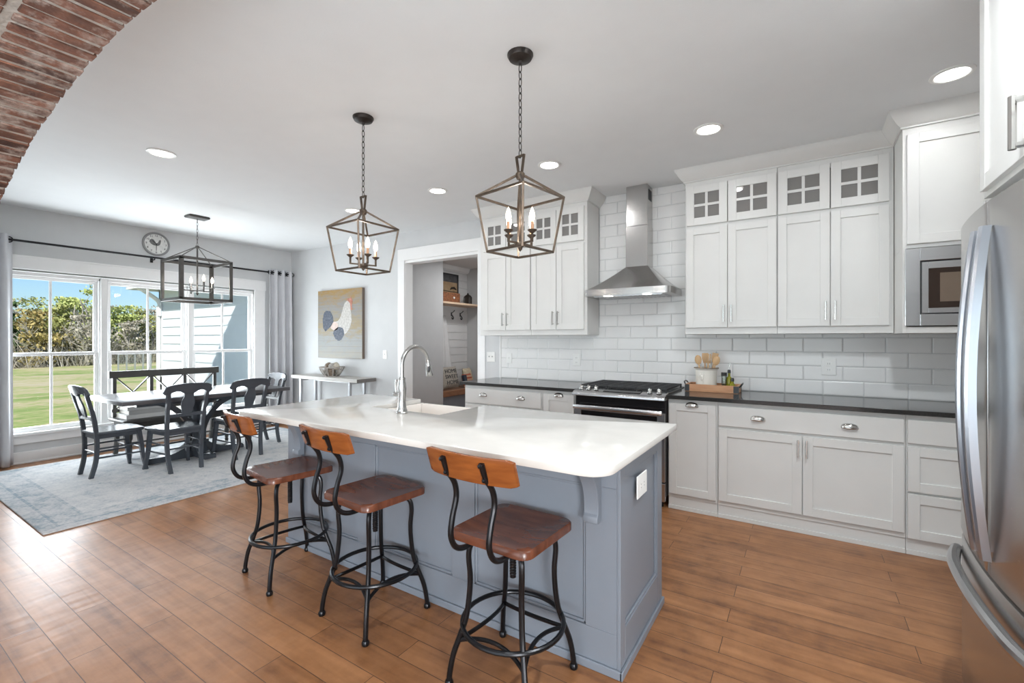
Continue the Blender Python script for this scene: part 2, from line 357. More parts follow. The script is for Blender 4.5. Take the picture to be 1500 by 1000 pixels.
def smooth(pts, k=6):
    """Catmull-Rom through points"""
    P = [Vector(p) for p in pts]; P = [2*P[0]-P[1]]+P+[2*P[-1]-P[-2]]; o = []
    for i in range(1, len(P)-2):
        for t in range(k):
            t = t/k; a, b, c, d = P[i-1:i+3]
            o.append(.5*((2*b)+(c-a)*t+(2*a-5*b+4*c-d)*t*t+(3*b-a-3*c+d)*t*t*t))
    o.append(P[-2]); return o

# ================================================================== THE ROOM
ZC = 2.80; XW = -7.185; YK = 4.40
struct(MB().box(-7.35, 5, -6, 9, -.3, 0).build('floor', floor_mat()), 'brown hand-scraped wood plank floor', 'floor')
struct(MB().box(-7.35, 5, -6, 4.54, ZC, 2.95).build('ceiling', ceilp), 'smooth pale ceiling', 'ceiling')
# window wall with one wide opening for three sash windows
wl_ = MB(); wl_.box(-7.35, XW, -6, 1.10, 0, ZC); wl_.box(-7.35, XW, 3.80, 4.54, 0, ZC); wl_.box(-7.35, XW, 1.10, 3.80, 0, .30); wl_.box(-7.35, XW, 1.10, 3.80, 2.12, ZC)
struct(wl_.build('wall_left', wallp), 'grey window wall of the dining corner', 'wall')
wb = MB(); wb.box(-7.35, -4.56, YK, 4.54, 0, ZC); wb.box(-3.29, 2.2, YK, 4.54, 0, ZC); wb.box(-4.56, -3.29, YK, 4.54, 2.43, ZC)
struct(wb.build('wall_back', wallp), 'grey kitchen wall with the mudroom doorway', 'wall')
struct(MB().box(1.3, 1.45, .6, 4.40, 0, ZC).build('wall_right', wallp), 'wall behind the refrigerator', 'wall')
wr = MB(); wr.box(-7.35, -5, -6, -5.5, 0, ZC); wr.box(1.9, 5, -6, -5.5, 0, ZC); wr.box(-5, 1.9, -6, -5.5, 0, .2); wr.box(-5, 1.9, -6, -5.5, 2.5, ZC)
wr.box(4.85, 5, -5.5, .6, 0, ZC); wr.box(1.3, 5, .6, .75, 0, ZC)
struct(wr.build('wall_front', wallp), 'living room walls behind the camera', 'wall')
struct(MB().box(-5.6, 2.5, -9, -6, 2.6, 2.75).build('sun_block', extw), 'added sun-blocking slab outside the living room', 'roof')  # unseen slab added to keep direct sun out of the living-room opening
# mudroom shell
mw = MB(); mw.box(-5.34, -5.2, 4.54, 5.93, 0, 2.75); mw.box(-5.9, -5.34, 5.79, 5.93, 0, 2.75); mw.box(-5.9, -2.9, 7.16, 7.3, 0, 2.75); mw.box(-3.05, -2.9, 4.54, 7.16, 0, 2.75)
struct(mw.build('wall_mudroom', mudp), 'grey mudroom walls seen through the doorway', 'wall')
struct(MB().box(-5.9, -2.9, 4.54, 7.3, 2.75, 2.9).build('ceiling_mudroom', ceilp), 'mudroom ceiling', 'ceiling')
sh = MB(); sh.box(-5.75, -5.665, 5.93, 7.16, 0, 2.75)
z = .05
while z < 2.7: sh.box(-5.67, -5.65, 5.93, 7.16, z+.004, min(z+.14, 2.74)); z += .144
struct(sh.build('wall_shiplap', shipm, bevel=.0015), 'white shiplap back of the mudroom nook', 'wall')
cm = MB(); cm.prism([(-5.65, 2.75), (-5.57, 2.75), (-5.60, 2.68), (-5.65, 2.65)], 5.93, 7.16, 'y'); struct(cm.build('trim_8', trimw), 'small crown in the mudroom nook', 'trim')

# brick arch over the camera: soffit of soldier bricks
AX, AZ, AR = ARCH = (-1.874, -2.668, 5.027)
def arch_pt(a, r=AR): return (AX+r*sin(a), AZ+r*cos(a))
am = MB(); NA = 60; a0, a1 = -.455, .62
low = [arch_pt(a0+(a1-a0)*i/NA, AR+.02) for i in range(NA+1)]
am.prism(low+[(low[-1][0]+.0, 2.80), (low[0][0], 2.80)], .135, .555, 'y')
zl = low[0][1]; am.box(-7.185, low[0][0], .135, .555, 0, 2.80); am.box(low[-1][0], 1.3, .135, .555, 0, 2.80)
struct(am.build('wall_arch', wallp), 'arched wall opening between living room and kitchen', 'wall')
bed = [arch_pt(a0+(a1-a0)*i/NA, AR+.0035) for i in range(NA+1)]
struct(MB().prism(bed+low[::-1], .1355, .5545, 'y').build('trim_11', mortarm), 'pale mortar bed between the arch bricks', 'mortar')
bm_ = MB(); da = .067/AR; a = a0+.004; rr = random.Random(3)
while a < a1:
    for (ya, yb) in ((.355, .562), (.130, .330)):
        w2 = da*.36*rr.uniform(.94, 1.05); q = []
        for aa in (a-w2, a+w2):
            for yy in (ya+rr.uniform(-.003, .003), (ya+yb)/2, yb+rr.uniform(-.003, .003)):
                for r_ in (AR-rr.uniform(.0, .004), AR+.03):
                    x_, z_ = arch_pt(aa+rr.uniform(-.0006, .0006), r_); q.append((x_, yy, z_))
        # index: aa*6 + yy*2 + r
        f = []
        for j in (0, 1):
            b0 = j*2; f += [(b0, b0+2, b0+8, b0+6), (b0+1, b0+7, b0+9, b0+3), (b0, b0+1, b0+3, b0+2), (b0+6, b0+8, b0+9, b0+7)]
        f += [(0, 6, 7, 1), (4, 5, 11, 10)]
        bm_.add(q, f)
    a += da
struct(bm_.build('trim_7', brickm, bevel=.003), 'worn red bricks lining the arch', 'brick arch')

# ---- windows: three double-hung sashes, each divided by one vertical bar
winglass = glass('window_glass', (.975, .988, .985), .006)
def window(n, y0, y1, lab):
    x = -7.23
    o = MB(); fr = .035
    o.box(-7.33, -7.195, y0-.03, y0, .33, 2.09); o.box(-7.33, -7.195, y1, y1+.03, .33, 2.09); o.box(-7.33, -7.195, y0-.03, y1+.03, 2.06, 2.10); o.box(-7.33, -7.195, y0-.03, y1+.03, .30, .335)
    root = o.build('window_%d' % n, trimw, bevel=.002); struct(root, lab, 'window')
    for nm, z0, z1, xx in (('lower_sash', .335, 1.205, -7.225), ('upper_sash', 1.175, 2.06, -7.262)):
        s = MB(); s.box(xx-.017, xx+.017, y0, y0+fr, z0, z1); s.box(xx-.017, xx+.017, y1-fr, y1, z0, z1); s.box(xx-.017, xx+.017, y0+fr, y1-fr, z1-fr, z1); s.box(xx-.017, xx+.017, y0+fr, y1-fr, z0, z0+(.05 if z0 < .5 else fr))
        ym = (y0+y1)/2; s.box(xx-.012, xx+.012, ym-.011, ym+.011, z0+fr, z1-fr)
        k = s.build(nm, trimw, root, bevel=.002)
        MB().box(xx-.002, xx+.002, y0+fr, y1-fr, z0+fr, z1-fr).build('pane', winglass, k)
window(1, 1.13, 1.945, 'left sash window looking onto lawn and trees')
window(2, 2.035, 2.875, 'middle sash window with lawn and house wing beyond')
window(3, 2.955, 3.775, 'right sash window filled by lap siding beyond')
tr = MB(); tr.box(XW, -7.163, .96, 1.115, .30, 2.13); tr.box(XW, -7.163, 3.79, 3.955, .30, 2.13); tr.box(XW, -7.158, .95, 3.965, 2.125, 2.268)
tr.box(XW, -7.155, .95, 3.965, 2.255, 2.275)
tr.box(-7.30, -7.165, 1.96, 2.02, .33, 2.10); tr.box(-7.30, -7.165, 2.89, 2.94, .33, 2.10)
tr.box(-7.2, -7.135, .93, 3.985, .305, .335); tr.box(XW, -7.165, .95, 3.965, .215, .305)
struct(tr.build('trim_1', trimw, bevel=.003), 'white window casing, sill and mullions', 'trim')
bb = MB(); bb.box(XW, -7.167, .56, 4.39, 0, .13); bb.box(XW, -7.16, .56, 4.39, 0, .02)
struct(bb.build('baseboard_left', trimw, bevel=.003), 'white baseboard under the windows', 'baseboard')
struct(MB().box(-7.16, -4.66, YK-.018, YK, 0, .13).build('baseboard_back', trimw, bevel=.003), 'white baseboard behind the console table', 'baseboard')
# doorway casing
dc = MB(); dc.box(-4.656, -4.535, YK-.02, YK-.0005, 0, 2.42); dc.box(-3.298, -3.19, YK-.02, YK-.0005, 0, 2.42); dc.box(-4.656, -3.19, YK-.022, YK-.0005, 2.42, 2.575)
dc.box(-4.56, -4.535, YK, 4.545, 0, 2.43); dc.box(-3.298, -3.29, YK, 4.545, 0, 2.385); dc.box(-4.535, -3.29, YK, 4.545, 2.385, 2.43)
struct(dc.build('trim_2', trimw, bevel=.002), 'white casing around the mudroom doorway', 'trim')

# ---- backsplash: bevelled subway tile, each a real piece
bs = MB(); L, Hh, x0b, z0b = .2605, .1135, -2.4756, .914
def tile(x0, x1, z0, z1):
    if x1-x0 < .02 or z1-z0 < .012: return
    b = min(.0075, (x1-x0)/3, (z1-z0)/3); ya, yb, yc = YK, YK-.005, YK-.0078
    g = .0016; x0 += g; x1 -= g; z0 += g; z1 -= g
    v = [(x0, ya, z0), (x1, ya, z0), (x1, ya, z1), (x0, ya, z1), (x0, yb, z0), (x1, yb, z0), (x1, yb, z1), (x0, yb, z1), (x0+b, yc, z0+b), (x1-b, yc, z0+b), (x1-b, yc, z1-b), (x0+b, yc, z1-b)]
    f = []
    for o in (0, 4):
        for i in range(4): j = (i+1) % 4; f.append((o+i, o+j, o+4+j, o+4+i))
    f.append((8, 9, 10, 11)); bs.add(v, f)
r_ = 0; zz = z0b
while zz < ZC-.01:
    z1 = min(zz+Hh, ZC); spans = [(-2.965, 1.3)] if zz < 1.38 else [(-1.755, -.853)]
    if zz < 1.40 < z1-.01: spans = [(-2.965, 1.3)]
    for (sa, sb) in spans:
        k = -8; off = (r_ % 2)*L/2
        while x0b+off+k*L < sb:
            xa = x0b+off+k*L
            if xa+L > sa: tile(max(xa, sa), min(xa+L, sb), zz, z1)
            k += 1
    zz += Hh; r_ += 1
struct(bs.build('trim_3', tilem, fix=True, angle=8), 'white bevelled subway tile backsplash', 'backsplash')
struct(MB().box(-2.985, -2.965, YK-.012, YK, .914, 1.40).build('trim_6', trimw), 'white trim strip ending the tile', 'trim')

# ---- crown moulding over the cabinets
def crown(name, run, lab):
    """run: list of (x, y) plan points at the cabinet face; outward normal to the right-hand side handled by offsets given"""
    prof = [(0, 2.69), (.012, 2.69), (.012, 2.70), (.03, 2.715), (.058, 2.755), (.075, 2.785), (.075, 2.80), (0, 2.80)]
    m = MB(); vs = []; n = len(prof)
    for (px, py, ox, oy) in run:
        for (d, z_) in prof: vs.append((px+ox*d, py+oy*d, z_))
    fs = []
    for i in range(len(run)-1):
        for k in range(n): j = (k+1) % n; fs.append((i*n+k, i*n+j, (i+1)*n+j, (i+1)*n+k))
    fs += [tuple(range(n)), tuple((len(run)-1)*n+k for k in range(n))]
    m.add(vs, fs); struct(m.build(name, white), lab, 'crown moulding')
UY = 4.09; TY = 3.78; TX = .53
crown('trim_4', [(-3.035, YK, -1, 0), (-3.035, UY, -1, -1), (-1.757, UY, 1, -1), (-1.757, YK, 1, 0)], 'white crown over the left upper cabinets')
crown('trim_5', [(-.853, YK, -1, 0), (-.853, UY, -1, -1), (TX, UY, -1, -1), (TX, TY, -1, -1), (1.29, TY, 0, -1)], 'white crown over the right upper cabinets')

# ================================================================== CABINETRY
def shaker(parent, name, x0, x1, z0, z1, y, fr=.058, t=.02, rec=.010, m=white, local=False):
    s = MB(); s.box(x0, x0+fr, y, y+t, z0, z1); s.box(x1-fr, x1, y, y+t, z0, z1); s.box(x0+fr, x1-fr, y, y+t, z0, z0+fr); s.box(x0+fr, x1-fr, y, y+t, z1-fr, z1)
    s.box(x0+fr-.002, x1-fr+.002, y+rec, y+t-.002, z0+fr-.002, z1-fr+.002)
    return s.build(name, m, parent, bevel=.0013, local=local)
def slab(parent, name, x0, x1, z0, z1, y, t=.02, m=white): return MB().box(x0, x1, y, y+t, z0, z1).build(name, m, parent, bevel=.003)
def bar_pull(parent, x, z0, z1, y, r=.0055, out=.03, local=False):
    s = MB(); s.tube([(x, y-out, z0-.012), (x, y-out, z1+.012)], r, 8); s.tube([(x, y, z0), (x, y-out, z0)], r*.9, 8); s.tube([(x, y, z1), (x, y-out, z1)], r*.9, 8)
    return s.build('handle', chrome, parent, local=local)
def cup_pull(parent, x, z, y, w=.048, h=.036, d=.026):
    s = MB()
    def fn(u, v):
        a = pi*u; b = v*pi/2
        return (x+w*cos(a)*(1-.12*v), y-d*sin(a)**.7*sin(b) if v > 0 else y, z-.012+h*sin(a)**.6*cos(b))
    s.grid(fn, 18, 8)
    s.box(x-w, x+w, y-.003, y, z-.014, z-.009)
    o = s.build('cup_pull', chrome, parent, fix=False); md = o.modifiers.new('thickness', 'SOLIDIFY'); md.thickness = .002; return o

FY = 3.75   # front plane of the base cabinets' doors
def base_unit(x0, x1, lab, toe=True):
    t = thing('base_cabinet', lab, 'cabinet', ((x0+x1)/2, 4.07, 0))
    MB().box(x0, x1, FY+.02, 4.385, .10, .884).build('body', white, t, bevel=.001)
    s = MB(); s.box(x0, x1, FY+.030, FY+.05, 0, .0995); s.box(x0, x1, FY+.018, FY+.030, 0, .03)
    s.build('toe_board', white, t, bevel=.002)
    return t
# right run
t = base_unit(-.918, -.553, 'narrow white pull-out base cabinet right of the range')
d = shaker(t, 'door', -.908, -.562, .128, .850, FY); cup_pull(d, -.735, .842, FY)
t = base_unit(-.551, .544, 'wide white base cabinet with two doors under a long two-pull drawer')
d = slab(t, 'drawer', -.541, .535, .703, .852, FY); cup_pull(d, -.28, .778, FY); cup_pull(d, .257, .776, FY)
d = shaker(t, 'door', -.541, -.010, .136, .682, FY); bar_pull(d, -.032, .548, .646, FY)
d = shaker(t, 'door', -.004, .535, .136, .682, FY); bar_pull(d, .018, .548, .646, FY)
t = base_unit(.546, 1.29, 'white three-drawer base cabinet beside the refrigerator')
slab(t, 'drawer', .552, 1.20, .703, .852, FY); shaker(t, 'drawer', .552, 1.20, .403, .682, FY); shaker(t, 'drawer', .552, 1.20, .108, .388, FY)
# left run
t = base_unit(-3.0, -2.066, 'white base cabinet with two-pull drawer at the doorway end of the counter')
d = slab(t, 'drawer', -2.985, -2.082, .70, .852, FY); cup_pull(d, -2.752, .79, FY); cup_pull(d, -2.303, .786, FY)
shaker(t, 'door', -2.985, -2.537, .136, .682, FY); shaker(t, 'door', -2.531, -2.082, .136, .682, FY)
t = base_unit(-2.064, -1.725, 'narrow white pull-out base cabinet left of the range')
d = shaker(t, 'door', -2.055, -1.742, .128, .850, FY); cup_pull(d, -1.893, .842, FY)
# worktops
tag(MB().box(-.925, 1.29, 3.722, 4.389, .884, .914).build('worktop', granite, bevel=.003), 'dark polished stone worktop between range and refrigerator', 'worktop')
tag(MB().box(-3.034, -1.722, 3.722, 4.389, .884, .914).build('worktop', granite, bevel=.003), 'dark polished stone worktop left of the range', 'worktop')

cabglass = glass('cabinet_glass', (.80, .79, .77), .07)
def _frost(m):
    n = m.node_tree.nodes; l = m.node_tree.links; t = [q for q in n if q.type == 'BSDF_TRANSPARENT'][0]; mix = [q for q in n if q.type == 'MIX_SHADER'][0]
    d = n.new('ShaderNodeBsdfDiffuse'); d.inputs[0].default_value = (.25, .24, .23, 1); k = n.new('ShaderNodeMixShader'); k.inputs[0].default_value = .8; l.new(t.outputs[0], k.inputs[1]); l.new(d.outputs[0], k.inputs[2]); l.new(k.outputs[0], mix.inputs[1])
_frost(cabglass)
cabin = M('cabinet_inside', (.60, .59, .57), .7)
def upper_unit(x0, x1, dx, lab):
    t = thing('wall_cabinet', lab, 'cabinet', ((x0+x1)/2, 4.25, 1.40), group=None)
    s = MB(); s.box(x0, x1, UY, 4.385, 1.40, 2.325); s.box(x0, x0+.016, UY+.02, 4.385, 2.325, 2.70); s.box(x1-.016, x1, UY+.02, 4.385, 2.325, 2.70); s.box(x0, x0+.06, UY, UY+.02, 2.325, 2.70); s.box(x1-.06, x1, UY, UY+.02, 2.325, 2.70); s.box(x0, x1, UY, 4.385, 2.70, 2.79); s.box(x0+.06, x1-.06, UY, UY+.02, 2.62, 2.70)
    s.build('body', white, t, bevel=.001)
    MB().box(x0+.017, x1-.017, 4.36, 4.384, 2.326, 2.615).build('back_panel', cabin, t)
    yd = UY-.02; pairs = dx
    for i, (a, b) in enumerate(pairs):
        d = shaker(t, 'door', a, b, 1.455, 2.295, yd); hx = b-.026 if i == 0 else a+.026
        bar_pull(d, hx, 1.512, 1.625, yd)
        # glazed door above
        z0, z1 = 2.318, 2.650; fr = .062; zf = .062; s = MB()
        s.box(a, a+fr, yd, yd+.02, z0, z1); s.box(b-fr, b, yd, yd+.02, z0, z1); s.box(a+fr, b-fr, yd, yd+.02, z0, z0+zf); s.box(a+fr, b-fr, yd, yd+.02, z1-zf, z1)
        g = s.build('glazed_door', white, t, bevel=.0013)
        xm = (a+b)/2; zm = (z0+z1)/2; s = MB(); s.box(xm-.010, xm+.010, yd+.003, yd+.017, z0+zf, z1-zf); s.box(a+fr, xm-.010, yd+.003, yd+.017, zm-.010, zm+.010); s.box(xm+.010, b-fr, yd+.003, yd+.017, zm-.010, zm+.010)
        s.build('glazing_bars', white, g)
        MB().box(a+fr, b-fr, yd+.009, yd+.012, z0+zf, z1-zf).build('pane', cabglass, g)
    return t
upper_unit(-.853, -.172, [(-.842, -.524), (-.518, -.178)], 'white wall cabinet with glass-topped doors directly right of the hood')
upper_unit(-.170, TX-.003, [(-.166, .162), (.168, .502)], 'white wall cabinet with glass-topped doors next to the microwave tower')
upper_unit(-3.035, -2.382, [(-2.986, -2.690), (-2.684, -2.388)], 'white wall cabinet with glass-topped doors nearest the mudroom doorway')
upper_unit(-2.380, -1.757, [(-2.374, -2.087), (-2.081, -1.785)], 'white wall cabinet with glass-topped doors directly left of the hood')
# microwave tower
t = thing('tower_cabinet', 'tall white cabinet tower holding the built-in microwave', 'cabinet', (.91, 4.08, 1.395))
s = MB(); s.box(TX, 1.29, TY, 4.385, 1.93, 2.79); s.box(TX, TX+.02, TY, 4.385, 1.395, 1.93); s.box(1.27, 1.29, TY, 4.385, 1.395, 1.93); s.box(TX+.02, 1.27, TY, 4.385, 1.395, 1.435); s.box(TX+.02, 1.27, 4.36, 4.385, 1.435, 1.93)
s.build('body', white, t, bevel=.001)
shaker(t, 'door', .550, 1.24, 1.955, 2.645, TY-.02)
t = thing('microwave', 'built-in steel microwave with dark window in the white tower', 'microwave', (.9, 4.0, 1.436))
MB().box(.56, 1.26, TY-.005, 4.3, 1.437, 1.925).build('body', blackm, t)
s = MB(); x0, x1, z0, z1 = .540, 1.262, 1.44, 1.925; a, b, c, d_ = .612, 1.19, 1.512, 1.845
s.box(x0, a, TY-.022, TY-.006, z0, z1); s.box(b, x1, TY-.022, TY-.006, z0, z1); s.box(a, b, TY-.022, TY-.006, z0, c); s.box(a, b, TY-.022, TY-.006, d_, z1)
s.build('trim_frame', steel, t, bevel=.002)
s = MB(); s.box(a+.008, .652, TY-.016, TY-.004, c+.008, d_-.008); s.box(1.02, b-.008, TY-.016, TY-.004, c+.008, d_-.008); s.box(.652, 1.02, TY-.016, TY-.004, c+.008, .0+1.55); s.box(.652, 1.02, TY-.016, TY-.004, 1.795, d_-.008)
k = s.build('door', steel, t, bevel=.001)
MB().box(.652, 1.02, TY-.013, TY-.005, 1.55, 1.795).build('window', M('microwave_window', (.03, .018, .013), .08), k)
MB().box(.705, .97, TY-.0145, TY-.013, 1.588, 1.765).build('screen', M('microwave_screen', (.16, .12, .09), .15), k)

# cabinet over the refrigerator (faces -X): built in its own frame
FX = .575
t = thing('wall_cabinet', 'white cabinet above the refrigerator with a large steel handle', 'cabinet', (FX, 2.02, 1.905), -pi/2)
MB().box(-.48, .48, .02, .70, 0, .895).build('body', white, t, bevel=.001, local=True)
d = shaker(t, 'door', -.445, .060, .02, .83, 0, local=True); bar_pull(d, .012, .045, .185, 0, r=.010, out=.035, local=True)
d = shaker(t, 'door', .066, .445, .02, .83, 0, local=True); bar_pull(d, .15, .045, .185, 0, r=.008, out=.035, local=True)
s = MB(); s.box(.60, 1.29, 2.505, 2.525, 0, 1.90); s.box(.60, 1.29, 1.505, 1.525, 0, 1.90)
tag(s.build('side_panels', white), 'white panels flanking the refrigerator', 'panel')

# ================================================================== ISLAND
t = thing('kitchen_island', 'blue-grey panelled kitchen island with curved corbels', 'island', (-1.75, 2.08, 0))
s = MB(); s.box(-2.90, -2.405, 1.775, 2.39, 0, .884); s.box(-1.785, -.629, 1.775, 2.39, 0, .884); s.box(-2.405, -1.785, 1.775, 2.39, 0, .70); s.box(-2.405, -1.785, 1.775, 2.0, .70, .884); s.build('body', blue, t)
ff = MB(); y0, y1 = 1.760, 1.777
xs = [(-2.76, -2.20), (-2.055, -1.485), (-1.345, -.765)]
ff.box(-2.91, -.6295, y0, y1, 0, .17); ff.box(-2.91, -.6295, y0, y1, .755, .884)
e = [-2.91]+[v for p in xs for v in p]+[-.6295]
for i in range(0, len(e), 2): ff.box(e[i], e[i+1], y0, y1, .17, .755)
ff.build('front_panelling', blue, t, bevel=.002)
bd = MB()
for (a, b) in xs:
    for q in ((a, a+.012, .17, .755), (b-.012, b, .17, .755), (a, b, .17, .182), (a, b, .743, .755)): bd.box(q[0], q[1], 1.766, 1.778, q[2], q[3])
bd.build('bead_moulding', blue, t, bevel=.003)
ef = MB(); ex0, ex1 = -.629, -.6145
ef.box(ex0, ex1, 1.760, 1.82, 0, .884); ef.box(ex0, ex1, 2.305, 2.39, 0, .884); ef.box(ex0, ex1, 1.82, 2.305, 0, .18); ef.box(ex0, ex1, 1.82, 2.305, .80, .884)
ef.build('end_panelling', blue, t, bevel=.002)
s = MB()
for q in ((1.82, 1.832, .18, .80), (2.293, 2.305, .18, .80), (1.82, 2.305, .18, .192), (1.82, 2.305, .788, .80)): s.box(-.63, -.619, *q)
s.build('bead_moulding', blue, t, bevel=.003)
s = MB(); s.box(-2.92, -.604, 1.748, 1.76, 0, .035); s.box(-.6145, -.602, 1.748, 2.395, 0, .035)
s.build('base_moulding', blue, t, bevel=.003)
def corbel(xc, w=.062):
    s = MB(); yb = 1.76
    pts = [(yb, .884), (yb-.185, .884), (yb-.185, .858)]+[(yb-.172+.137*sin(a), .850-.180*(1-cos(a))) for a in [pi/2*i/10 for i in range(11)]]
    pts += [(yb-.035, .650), (yb-.046, .642), (yb-.046, .618), (yb-.040, .612), (yb, .612)]
    s.prism(pts, xc-w/2, xc+w/2, 'x'); s.build('corbel', blue, t, bevel=.002)
corbel(-.725); corbel(-2.755)
s = MB(); s.box(-.6145, -.608, 1.962, 2.104, .655, .757) ; o = s.build('outlet', whitepl, t, bevel=.004)
s = MB()
for yy in (2.012, 2.055): s.box(-.608, -.6068, yy-.014, yy+.014, .687, .724)
k = s.build('socket', whitepl, o, bevel=.0006)
s = MB()
for yy in (2.012, 2.055):
    for dz in (-.007, .007): s.box(-.6068, -.6062, yy-.005, yy+.005, .7055+dz-.0015, .7055+dz+.0015)
s.build('slots', greyslot, o)
# worktop with rounded near corners and a notch for the sink
x0, x1, y0, y1 = -2.985, -.556, 1.445, 2.478; r = .095
poly = arc((x0+r, y0+r), r, pi, 1.5*pi, 8)+arc((x1-r, y0+r), r, 1.5*pi, 2*pi, 8)+arc((x1-.02, y1-.02), .02, 0, pi/2, 4)+[(-1.80, y1), (-1.80, 2.02), (-2.39, 2.02), (-2.39, y1)]+arc((x0+.02, y1-.02), .02, pi/2, pi, 4)
tag(MB().prism(poly, .884, .914, 'z').build('island_worktop', quartz, bevel=.004, seg=2), 'long white quartz worktop on the blue-grey island', 'worktop')
sinkm = M('fireclay', (.90, .85, .80), .12, var=.015)
t = thing('sink', 'white apron-front sink set into the island worktop', 'sink', (-2.095, 2.25, .71))
s = MB(); xa, xb, ya, yb, zt, zb = -2.40, -1.79, 2.005, 2.50, .884, .73
s.box(xa, xb, ya, yb, zb-.02, zb); s.box(xa, xa+.022, ya, yb, zb, zt); s.box(xb-.022, xb, ya, yb, zb, zt); s.box(xa+.022, xb-.022, ya, ya+.022, zb, zt); s.box(xa+.022, xb-.022, yb-.03, yb, zb, zt)
s.build('basin', sinkm, t, bevel=.004, seg=2)
MB().lathe([(.0, .0), (.04, .0), (.04, .004), (.0, .004)], (-2.095, 2.25, .73), 16).build('drain', chrome, t)
fx, fy = -2.02, 1.935
t = thing('faucet', 'chrome gooseneck pull-down faucet on the island', 'faucet', (fx, fy, .914))
MB().lathe([(.0, 0), (.033, 0), (.034, .006), (.031, .012), (.032, .018), (.027, .03), (.022, .06), (.0215, .09), (.024, .12), (.026, .15), (.024, .18), (.019, .20), (.020, .205), (.020, .213), (.016, .216), (.0, .216)], (fx, fy, .914), 24).build('faucet_base', nickel, t)
rad = .112; pts = [(fx, fy, 1.12), (fx, fy, 1.20)]+[(fx, fy+rad-rad*cos(a), 1.20+rad*sin(a)) for a in [pi*.93*i/16 for i in range(1, 17)]]
MB().tube(pts, .0125, 12).build('spout', nickel, t)
ex, ey, ez = pts[-1]; s = MB(); dn = Vector((0, .18, -1)).normalized(); p0 = Vector((ex, ey, ez))
s.tube([p0+dn*d_ for d_ in (-.004, .012, .013, .03, .032, .10, .104)], [.015, .015, .013, .014, .016, .023, .021], 14)
k = s.build('spray_head', nickel, t)
s = MB(); q = p0+dn*.06+Vector((.012, -.013, 0)); s.ball(q, .012, 10, .7, .7, 2.0); s.build('spray_button', blackm, k)
s = MB(); s.tube([(fx-.02, fy, 1.025), (fx-.055, fy, 1.028)], .013, 12); s.ball((fx-.058, fy, 1.028), .014, 12); s.tube([(fx-.050, fy, 1.035), (fx-.052, fy, 1.07), (fx-.045, fy, 1.115)], [.006, .006, .009], 10)
s.build('lever', nickel, t)

# ================================================================== RANGE
t = thing('gas_range', 'stainless slide-in gas range with black grates', 'range', (-1.32, 4.04, 0))
rx0, rx1 = -1.714, -.926
s = MB(); s.box(rx0, rx1, 3.735, 4.36, .09, .895); s.build('body', M('range_side', (.05, .05, .052), .4, .5), t, bevel=.002)
s = MB(); s.box(rx0-.005, rx1+.005, 3.80, 4.375, .896, .922); s.build('cooktop', M('cooktop_black', (.03, .03, .032), .25, .3), t, bevel=.004)
s = MB(); s.prism([(3.66, .868), (3.66, .888), (3.69, .905), (3.80, .926), (3.80, .868)], rx0-.004, rx1+.004, 'x'); cp = s.build('control_panel', steel, t, bevel=.003)
s = MB(); s.prism([(3.705, .9115), (3.785, .9268), (3.785, .9285), (3.705, .9132)], -1.45, -1.13, 'x'); s.build('display', blackgl, cp)
for xk in (-1.665, -1.595, -1.525, -1.06, -.985):
    s = MB(); s.x = Matrix.Translation((xk, 3.745, .915)) @ Matrix.Rotation(R(-8), 4, 'X')
    s.lathe([(0, 0), (.023, 0), (.023, .004), (.018, .008), (.017, .03), (.014, .034), (0, .034)], (0, 0, 0), 16); s.box(-.004, .004, -.019, .019, .028, .040)
    s.build('knob', chrome, t)
MB().box(rx0+.004, rx1-.004, 3.722, 3.736, .775, .866).build('vent_panel', blackgl, t, bevel=.002)
s = MB(); s.box(rx0+.003, rx0+.065, 3.70, 3.735, .215, .765); s.box(rx1-.065, rx1-.003, 3.70, 3.735, .215, .765); s.box(rx0+.065, rx1-.065, 3.70, 3.735, .215, .30); s.box(rx0+.065, rx1-.065, 3.70, 3.735, .735, .765)
d = s.build('oven_door', steel, t, bevel=.003)
MB().box(rx0+.065, rx1-.065, 3.706, 3.734, .30, .735).build('window', blackgl, d)
s = MB(); s.prism([(3.640, .758), (3.640, .786), (3.648, .792), (3.66, .788), (3.66, .755), (3.648, .752)], rx0+.012, rx1-.012, 'x'); s.box(rx0+.02, rx0+.05, 3.655, 3.702, .755, .782); s.box(rx1-.05, rx1-.02, 3.655, 3.702, .755, .782)
s.build('handle', steel, d, bevel=.003)
MB().box(rx0+.003, rx1-.003, 3.70, 3.735, .06, .205).build('drawer', steel, t, bevel=.003)
for (px, py) in ((rx0+.05, 3.78), (rx1-.05, 3.78), (rx0+.05, 4.3), (rx1-.05, 4.3)): MB().lathe([(0, 0), (.018, 0), (.018, .09), (0, .09)], (px, py, 0), 10).build('leg', blackm, t)
gw = (rx1-rx0-.02)/3
for i in range(3):
    a = rx0+.01+i*gw+.004; b = a+gw-.008; s = MB(); ya, yb = 3.815, 4.345; zt, zb = .951, .938
    for y_ in (ya, yb): s.box(a, b, y_-.007, y_+.007, zb, zt)
    for x_ in (a, b): s.box(x_-.007 if x_ == b else x_, x_ if x_ == b else x_+.007, ya, yb, zb, zt)
    for k in range(1, 9): yy = ya+(yb-ya)*k/9; s.box(a, b, yy-.004, yy+.004, zb+.002, zt)
    for k in (.35, .65): s.box(a+(b-a)*k-.004, a+(b-a)*k+.004, ya, yb, zb, zt-.001)
    for x_ in (a+.006, b-.006):
        for y_ in (ya, yb): s.box(x_-.006, x_+.006, y_-.006, y_+.006, .922, zb)
    s.build('grate', castiron, t, bevel=.0015)
